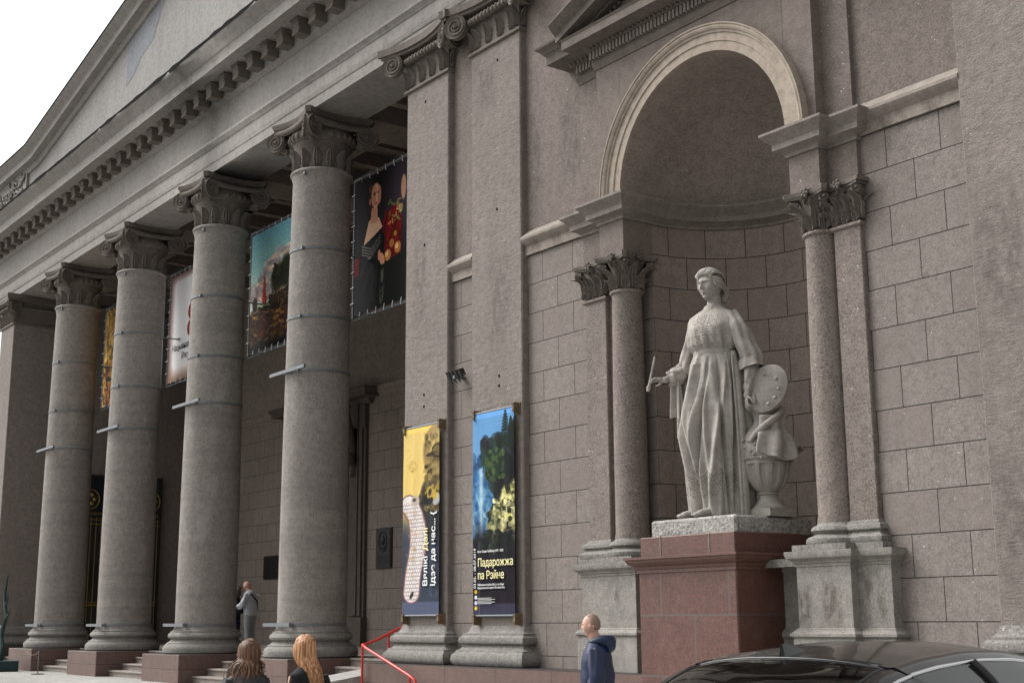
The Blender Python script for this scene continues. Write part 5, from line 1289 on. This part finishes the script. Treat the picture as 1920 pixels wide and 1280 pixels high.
# man
t = person('man with a shaved head in a blue hooded jacket walking left past the pilaster plinth', -10.34, 8.76, -.27, R(-128), 1.70, None, None)
aR = [(-.20,.02,1.38),(-.25,.05,1.12),(-.24,-.02,.90),(-.22,-.08,.82)]; aL = [(.20,.02,1.38),(.25,.05,1.12),(.24,-.02,.92),(.18,-.08,.84)]
nakedbody(t, (0,-.055,1.625), 0, aL, aR, ((0,-.4,-.9),(-1,0,0),-1), ((0,-.4,-.9),(1,0,0),1), tilt=R(2), stride=.09)
m = MB(); c = Vector((0,-.05,1.632))
def cap_(u, v):
    a = 2*PI*u; b = PI*(v-.5); dx, dy, dz = sin(a)*cos(b), -cos(a)*cos(b), sin(b); x, y, z = .343*dx, .405*dy, .503*dz
    if z < .02 and dy < .45: x, y = x*.9, y*.85
    if dy < 0 and z < .38: x, y = x*.93, y*.80
    if z < -.20: x, y = x*.8, y*.75
    if dy > 0: y *= 1-.3*max(0, -z-.02)/.48
    return c+Vector((x, y, z))*.235
m.grid(cap_, 48, 36, wrap=True); m.build('hair', M['buzz'], t, ang=70)
m = MB(); JT = [(.66,.215,.165),(.74,.23,.175),(.90,.225,.165),(1.1,.24,.165),(1.28,.255,.155),(1.38,.24,.13),(1.44,.15,.105),(1.485,.085,.085)]
torso(m, .66, 1.485, JT, fold=.022, seed=1)
for A_, sd in ((aR, 5), (aL, 6)):
    sleeve(m, [Vector(A_[0])+Vector((-.03*(1 if A_[0][0] > 0 else -1),0,.0)), A_[1], Vector(A_[2]), Vector(A_[3])+Vector((0,.01,.02))], [.085,.082,.072,.052], sd, 24, 22)
jk = m.build('jacket', M['blue'], t, ang=70)
m = MB(); m.tube([(-.085,-.05,1.46),(-.10,.05,1.48),(-.05,.13,1.47),(.05,.13,1.47),(.10,.05,1.48),(.085,-.05,1.46)], [.03,.05,.065,.065,.05,.03], 12); m.ell((0,.135,1.44),(.115,.06,.085),16,12); m.build('hood', M['blue'], jk, ang=70)
m = MB(); m.tube([(-.075,-.02,1.485),(-.075,.06,1.50),(0,.09,1.50),(.075,.06,1.50),(.075,-.02,1.485)], [.014,.022,.022,.022,.014], 8); m.build('hood_lining', M['whitec'], jk, ang=70)
m = MB(); m.ell((-.15,-.135,1.30),(.03,.012,.055),12,8); m.tube([(-.01,-.155,1.15),(-.01,-.15,1.3),(-.01,-.12,1.42)], .006, 6); m.build('chest_emblem', M['whitec'], jk, ang=70)
m = MB(); legs(m, r=(.10,.075,.068), stride=.09); m.build('trousers', M['jeans'], t, ang=70)
m = MB(); shoes(m, stride=.09); m.build('shoes', M['blackc'], t, ang=70)

# --- embracing couple on the landing
CG = 'couple standing close together on the landing'
t = person('bald man in a pale grey jacket and grey trousers holding a dark-haired woman', -32.50, 15.75, ZS, R(-122), 1.80, None, None, CG)
aR = [(-.21,.0,1.38),(-.26,-.06,1.14),(-.20,-.26,1.06),(-.12,-.38,1.08)]; aL = [(.21,.0,1.38),(.27,-.06,1.14),(.22,-.26,1.04),(.12,-.38,1.06)]
nakedbody(t, (0,-.13,1.60), 0, aL, aR, ((-.5,-.8,.1),(-.8,.5,0),-1), ((.5,-.8,.1),(.8,.5,0),1), tilt=R(22), voxel=.012)
m = MB(); JT = [(.86,.20,.15),(.92,.215,.16),(1.1,.225,.165),(1.28,.235,.15),(1.38,.22,.125),(1.44,.15,.105),(1.48,.09,.09)]
torso(m, .86, 1.48, JT, fold=.02, seed=3, lean=(0,-.03))
for A_, sd in ((aR, 7), (aL, 8)): sleeve(m, [Vector(A_[0])+Vector((-.03*(1 if A_[0][0] > 0 else -1),0,0)), A_[1], A_[2], A_[3]], [.085,.08,.068,.05], sd, 24, 22)
jk = m.build('jacket', M['greyj'], t, ang=70)
m = MB(); m.tube([(.16,-.14,1.38),(0,-.17,1.2),(-.16,-.13,1.0)], .018, 8); m.tube([(.16,-.12,1.40),(.12,.10,1.38),(-.05,.16,1.2),(-.2,.08,1.0)], .018, 8); m.build('bag_strap', M['blackc'], t, ang=70)
m = MB(); legs(m, r=(.105,.078,.065)); torso(m, .80, .95, [(.80,.17,.12),(.95,.185,.13)], fold=.01); m.build('trousers', M['greyt'], t, ang=70)
m = MB(); shoes(m); m.build('shoes', M['blackc'], t, ang=70)
t = person('dark-haired woman in dark clothes leaning her head on the bald man', -32.78, 15.45, ZS, R(52), 1.66, None, None, CG)
aR = [(-.18,.0,1.36),(-.22,-.04,1.14),(-.18,-.20,1.02),(-.10,-.28,1.05)]; aL = [(.18,.0,1.36),(.22,-.04,1.14),(.18,-.20,1.02),(.10,-.28,1.05)]
nakedbody(t, (0,-.10,1.60), R(25), aL, aR, ((-.5,-.8,.1),(-.8,.5,0),-1), ((.5,-.8,.1),(.8,.5,0),1), tilt=R(12), voxel=.012)
m = MB(); torso(m, .82, 1.47, [(.82,.17,.13),(1.0,.17,.13),(1.25,.19,.14),(1.38,.18,.11),(1.44,.12,.09),(1.47,.08,.08)], fold=.015, seed=4)
for A_, sd in ((aR, 9), (aL, 10)): sleeve(m, [Vector(A_[0])+Vector((-.045*(1 if A_[0][0] > 0 else -1),0,.01))]+list(A_[1:]), [.07,.062,.052,.04], sd, 20, 18)
m.build('top', M['blackc'], t, ang=70)
m = MB(); legs(m, r=(.09,.068,.06)); torso(m, .78, .92, [(.78,.15,.11),(.92,.165,.12)]); m.build('trousers', M['navy'], t, ang=70)
m = MB(); shoes(m); m.build('shoes', M['blackc'], t, ang=70)
def longhair(m, c, H, yaw, tail, wild, n, seed, spread=.11, cover=True):
    """scalp shell plus many locks ending at 'tail' offsets"""
    rr = random.Random(seed); Rm = Matrix.Rotation(yaw, 3, 'Z'); c = Vector(c)
    def sh(u, v):
        a = 2*PI*u; b = PI*(v-.5); dx, dy, dz = sin(a)*cos(b), -cos(a)*cos(b), sin(b); x, y, z = .385*dx, .455*dy+.015, .53*dz+.02
        if dy < -.15 and z < .30: x, y = x*.80, y*.72
        if z < -.3: x *= .8
        return c+Rm @ (Vector((x, y, z))*H*(1+.02*math.sin(30*a)))
    m.grid(sh, 64, 40, wrap=True)
    for i in range(n):
        a = R(60)+R(240)*rr.random(); rad = .38
        st_ = Vector((sin(a)*-.1, .0, .5)); p1 = Vector((sin(a)*.36, -cos(a)*.42+.0, .12+.2*rr.random())); p2 = Vector((sin(a)*.41, -cos(a)*.47, -.25)); 
        q = Vector(tail)+Vector((sin(a)*spread*2.4+rr.uniform(-wild, wild), rr.uniform(-.1,.12)-cos(a)*.15, rr.uniform(-wild, wild)*1.3))
        mid = p2.lerp(q, .5)+Vector((rr.uniform(-wild, wild), rr.uniform(-.05,.08), rr.uniform(-wild, wild)*.6))
        P_ = [c+Rm @ (v_*H) for v_ in (st_, p1, p2, mid, q)]
        # smooth through the control points
        out = []
        for k in range(13):
            t_ = k/12*4; j = min(int(t_), 3); f = t_-j; a0 = P_[max(j-1,0)]; a1 = P_[j]; a2 = P_[j+1]; a3 = P_[min(j+2,4)]
            out.append(.5*((2*a1)+(a2-a0)*f+(2*a0-5*a1+4*a2-a3)*f*f+(3*a1-a0-3*a2+a3)*f**3))
        w_ = rr.uniform(.0045, .0095)
        m.tube(out, [w_*.8]*2+[w_]*6+[w_*.8,w_*.6,w_*.45,w_*.3,w_*.1], 5, flat=.5)
m = MB(); longhair(m, (0,-.10,1.60), .235, R(25), (0,.30,-1.3), .05, 60, 3); m.build('hair', M['darkhair'], t, ang=70)

# --- woman with long copper hair, black top
t = person('woman with long straight copper hair and a black top, seen from behind', -9.93, 5.33, -.32, R(-95), 1.60, None, None)
aR = [(-.17,.02,1.36),(-.21,.05,1.12),(-.20,-.10,.93),(-.16,-.22,.98)]; aL = [(.17,.02,1.36),(.21,.05,1.12),(.20,-.02,.92),(.18,-.08,.78)]
nakedbody(t, (0,-.05,1.615), R(15), aL, aR, ((0,-.7,.5),(1,0,0),-1), ((0,-.4,-.9),(1,0,0),1), tilt=R(14))
m = MB(); torso(m, .88, 1.475, [(.88,.165,.12),(1.0,.15,.115),(1.2,.17,.125),(1.33,.185,.115),(1.40,.165,.10),(1.445,.10,.08),(1.475,.066,.066)], fold=.008, seed=7)
for A_, sd in ((aR, 11), (aL, 12)): sleeve(m, [Vector(A_[0])+Vector((-.045*(1 if A_[0][0] > 0 else -1),0,.01))]+list(A_[1:]), [.068,.058,.046,.036], sd, 22, 20)
m.build('top', M['blackc'], t, ang=70)
m = MB(); legs(m, r=(.09,.066,.055)); torso(m, .78, .95, [(.78,.15,.11),(.95,.165,.12)]); m.build('trousers', M['jeans'], t, ang=70)
m = MB(); shoes(m); m.build('shoes', M['whitec'], t, ang=70)
m = MB(); longhair(m, (0,-.05,1.615), .235, R(15), (.05,.72,-1.35), .05, 520, 4, spread=.10); m.build('hair', M['redhair'], t, ang=70)
# --- woman with wind-blown brown hair, leather jacket
t = person('woman with wind-blown long brown hair and a dark leather jacket, seen from behind', -10.30, 4.98, -.33, R(-50), 1.58, None, None)
aR = [(-.18,.02,1.36),(-.22,.05,1.12),(-.20,-.10,.93),(-.16,-.22,.98)]; aL = [(.18,.02,1.36),(.22,.05,1.12),(.20,-.02,.92),(.18,-.08,.78)]
nakedbody(t, (0,-.05,1.615), R(-8), aL, aR, ((0,-.7,.5),(1,0,0),-1), ((0,-.4,-.9),(1,0,0),1), tilt=R(6))
m = MB(); torso(m, .84, 1.475, [(.84,.19,.14),(1.0,.18,.135),(1.2,.20,.14),(1.33,.21,.13),(1.40,.185,.11),(1.445,.12,.09),(1.475,.08,.08)], fold=.02, seed=8)
for A_, sd in ((aR, 13), (aL, 14)): sleeve(m, [Vector(A_[0])+Vector((-.045*(1 if A_[0][0] > 0 else -1),0,.01))]+list(A_[1:]), [.082,.07,.058,.045], sd, 22, 20)
m.build('jacket', M['leather'], t, ang=70)
m = MB(); legs(m, r=(.09,.066,.055)); torso(m, .78, .95, [(.78,.15,.11),(.95,.165,.12)]); m.build('trousers', M['jeans'], t, ang=70)
m = MB(); shoes(m); m.build('shoes', M['blackc'], t, ang=70)
m = MB(); longhair(m, (0,-.05,1.615), .235, R(-8), (.10,.50,-1.35), .34, 480, 9, spread=.14); m.build('hair', M['brownhair'], t, ang=70)
# ------------------------------------------------------------------ parked saloon car
m_, n_, b_ = newmat('black_car_paint'); b_.inputs['Base Color'].default_value = (.012,.0115,.011,1); b_.inputs['Roughness'].default_value = .22; b_.inputs['Coat Weight'].default_value = .45; b_.inputs['Specular IOR Level'].default_value = .35; b_.inputs['Coat Roughness'].default_value = .03; M['paint'] = m_
m_, n_, b_ = newmat('car_glass'); n_.nodes.remove(b_)
tr = n_.nodes.new('ShaderNodeBsdfTransparent'); tr.inputs[0].default_value = (.5,.54,.48,1); gl = n_.nodes.new('ShaderNodeBsdfGlossy'); gl.inputs['Roughness'].default_value = .01
fr = n_.nodes.new('ShaderNodeFresnel'); fr.inputs[0].default_value = 1.75; mx = n_.nodes.new('ShaderNodeMixShader')
n_.links.new(fr.outputs[0], mx.inputs[0]); n_.links.new(tr.outputs[0], mx.inputs[1]); n_.links.new(gl.outputs[0], mx.inputs[2]); n_.links.new(mx.outputs[0], n_.nodes['Material Output'].inputs[0]); M['cglass'] = m_
M['sglass'] = M['cglass'].copy(); M['sglass'].node_tree.nodes['Fresnel'].inputs[0].default_value = 2.7
M['chrome'] = plain('chrome_trim', (.75,.76,.78), rough=.12, metal=1, var=0)
M['rubber'] = plain('tyre_rubber', (.015,.015,.015), rough=.9); M['cloth'] = plain('beige_seat', (.42,.38,.30), rough=.7)
M['trimk'] = plain('black_trim', (.01,.01,.011), rough=.3, var=0); M['lamp'] = plain('red_tail_lamp', (.35,.01,.01), rough=.1, var=0)
CARX, CARY, CARZ, CAZ = -4.965, 6.31, -.185, -.15
car = thing('parked_car', 'black saloon car with chrome window trim and a shark-fin aerial, parked before the niche', 'car', (CARX, CARY, CARZ), -CAZ)
def sp(tab, s): return lerp(tab, s)
SPN = [(0,-1.98,.985),(.08,-1.80,1.065),(.16,-1.58,1.175),(.24,-1.32,1.285),(.30,-1.10,1.345),(.34,-.95,1.370),(.42,-.66,1.408),(.55,-.2,1.436),(.66,.2,1.43),(.76,.55,1.395),(.82,.75,1.35),(.9,1.08,1.20),(1,1.5,.98)]
def smooth_tab(tab, s):
    e_ = .02; a, b, c = sp(tab, max(0, s-e_)), sp(tab, s), sp(tab, min(1, s+e_)); return [(a[i]+2*b[i]+c[i])/4 for i in range(len(a))]
def gh(s, t):           # greenhouse surface; t 0..1 from left belt over the roof to right belt
    yc, zc = smooth_tab(SPN, s); sgn = -1 if t < .5 else 1; q = abs(t-.5)*2
    yb = -1.78+(1.42+1.78)*s; zb = .945+.02*math.sin(PI*s)+.03*(1-s); xb = .845-.05*abs(2*s-1)**3-.07*(s < .0)
    end = min(1, min(s, 1-s)/.30)
    xr = .57+.02*end; yr = yc+(.16*(1-end) if s < .5 else -.16*(1-end))*1.0+(.05 if s < .34 else 0)*1; zr = zc-.045
    xr += .04*(1-end)
    if q < .62:
        k = q/.62; x = xr*math.sin(k*PI/2)**.92*1.0; x = xr*k; z = zc-(.055)*k**2.4; y = yc+(yr-yc)*k*k
    else:
        k = (q-.62)/.38; bul = .035*math.sin(PI*k)
        x = xr+(xb-xr)*(k**.82)+bul*.4; y = yr+(yb-yr)*k; z = zr+(zb-zr)*k+bul
    return Vector((sgn*x, y, z))
NS, NT = 96, 80
cls = {}
def classify(s, t):
    q = abs(t-.5)*2
    if q < .575 and .035 < s < .325: return 'rear_window'
    if q < .575 and .80 < s < .975: return 'windscreen'
    if .69 < q < .965:
        if .235 < s < .80 and not (.515 < s < .535): return 'side_window'
    return 'roof'
mbs = {k: MB() for k in ('roof','rear_window','windscreen')}; side = {}
for i in range(NS):
    for j in range(NT):
        s0, s1, t0, t1 = i/NS, (i+1)/NS, j/NT, (j+1)/NT; c = classify((s0+s1)/2, (t0+t1)/2)
        if c == 'side_window': key = ('L' if t0 < .5 else 'R')+('r' if s0 < .52 else 'f'); mb = side.setdefault(key, MB())
        else: mb = mbs[c]
        mb.add([gh(s0,t0), gh(s1,t0), gh(s1,t1), gh(s0,t1)], [(0,1,2,3)])
roof = mbs['roof'].build('roof', M['paint'], car, ang=50)
mbs['rear_window'].build('rear_window', M['cglass'], car, ang=80); mbs['windscreen'].build('windscreen', M['cglass'], car, ang=80)
for k in side: side[k].build('side_window', M['sglass'], car, ang=80)
for sx in (-1, 1):        # bright trim round the side glass and a black gasket round the rear window
    def g2(s, q): return gh(s, .5+sx*q/2)
    m = MB(); top = [g2(.225+.60*i/40, .685) for i in range(41)]
    rear = [g2(.225, .685+.285*i/8) for i in range(9)][::-1]; bot = [g2(.225+.60*i/40, .972) for i in range(41)][::-1]
    m.tube(rear+top[1:], .011, 8); m.tube(bot, .010, 8); m.build('window_trim', M['chrome'], car, ang=60)
    m = MB(); m.tube([g2(.525, .69+.28*i/6)+Vector((sx*.004,0,.002)) for i in range(7)], .026, 8); m.build('door_pillar', M['trimk'], car, ang=60)
m = MB(); lp = [gh(.325, .5+.2875*(2*i/20-1)) for i in range(21)]+[gh(.325-.29*i/12, .7875) for i in range(1,13)]+[gh(.035, .7875-.575*i/20) for i in range(1,21)]+[gh(.035+.29*i/12, .2125) for i in range(1,13)]
m.tube(lp, .007, 8); m.build('window_gasket', M['trimk'], car, ang=60)
m = MB()                   # shark-fin aerial
fv = []
for i, (y, h, w_) in enumerate(((-.99,.0,.034),(-.995,.068,.012),(-.96,.070,.010),(-.89,.044,.012),(-.80,.012,.008),(-.78,.0,.004))):
    z = 1.357+(y+1.0)*.16; fv += [(-max(w_,.02)*(1.2 if h < .01 else 1),y,z-.005),(0-w_*.5,y,z+h),(w_*.5,y,z+h),(max(w_,.02)*(1.2 if h < .01 else 1),y,z-.005)]
m.add(fv, [(4*i+j, 4*i+j+1, 4*i+j+5, 4*i+j+4) for i in range(5) for j in range(3)]+[(0,1,2,3),(20,21,22,23)]); m.build('aerial_fin', M['paint'], roof, ang=25)
# lower body
ST = [(-2.42,.80,.80,.45),(-2.38,.86,.93,.30),(-2.2,.90,1.0,.24),(-1.9,.915,1.01,.2),(-1.2,.925,.955,.18),(0,.925,.96,.17),(1.2,.92,.95,.18),(1.7,.91,.93,.2),(2.1,.88,.84,.22),(2.38,.80,.72,.28),(2.46,.72,.60,.36)]
secs = []
for y, hx, zt, zb in ST:
    zz = zt-.0; half = [(hx*.55,zb),(hx*.93,zb+.04),(hx,zb+.22),(hx*1.0,zb+(zz-zb)*.62),(hx*.975,zz-.10),(hx*.93,zz-.03),(hx*.80,zz),(hx*.4,zz+.02),(0,zz+.025)]
    full = half+[(-x,z) for x, z in half[::-1][1:]]; secs.append([(x,y,z) for x, z in full])
m = MB(); n_ = len(secs[0]); m.add([p for s in secs for p in s], [(a*n_+i, a*n_+(i+1)%n_, (a+1)*n_+(i+1)%n_, (a+1)*n_+i) for a in range(len(secs)-1) for i in range(n_)]+[tuple(range(n_)), tuple(range((len(secs)-1)*n_, len(secs)*n_))])
bo = m.build('body', M['paint'], car, ang=50)
sv = bo.modifiers.new('s', 'SUBSURF'); sv.levels = 2; sv.render_levels = 2
for sx in (-1, 1):
    for y in (-1.42, 1.5):
        m = MB(); m.lathe([(.20,-.11),(.31,-.11),(.335,-.08),(.335,.08),(.31,.11),(.20,.11)], 0, 0, 40); m.xform(Matrix.Translation((sx*.82, y, .335)) @ Matrix.Rotation(R(90), 4, 'Y'))
        wl = m.build('wheel', M['rubber'], car); m = MB(); m.lathe([(.001,.10),(.05,.10),(.06,.08),(.19,.09),(.215,.11),(.215,.0),(.001,.0)], 0, 0, 30); m.xform(Matrix.Translation((sx*.82, y, .335)) @ Matrix.Rotation(R(90)*sx, 4, 'Y')); m.build('rim', M['chrome'], wl)
    m = MB(); m.ell((sx*.70,-2.36,.80),(.19,.07,.08),16,10); m.build('tail_lamp', M['lamp'], car)
    m = MB(); m.ell((sx*1.0,.85,1.0),(.12,.07,.075),14,10); m.build('wing_mirror', M['paint'], car)
    for y in (-.65, .35):
        m = MB(); x = sx*.38
        m.bbox(x-.25, x+.25, y-.10, y+.08, .35, 1.0, .05); m.ell((x,y-.03,1.12),(.14,.06,.10),16,10); m.box(x-.05,x+.05,y-.03,y-.01,.95,1.08); m.build('seat', M['cloth'], car, ang=50)
m = MB(); m.box(-.78,.78,-1.75,1.4,.30,.36); m.bbox(-.72,.72,-1.72,-1.0,.80,.90,.03); m.build('interior_shelf', M['trimk'], car)
m = MB(); m.box(-.26,.26,-2.47,-2.45,.52,.63); m.build('number_plate', M['whitec'], car)
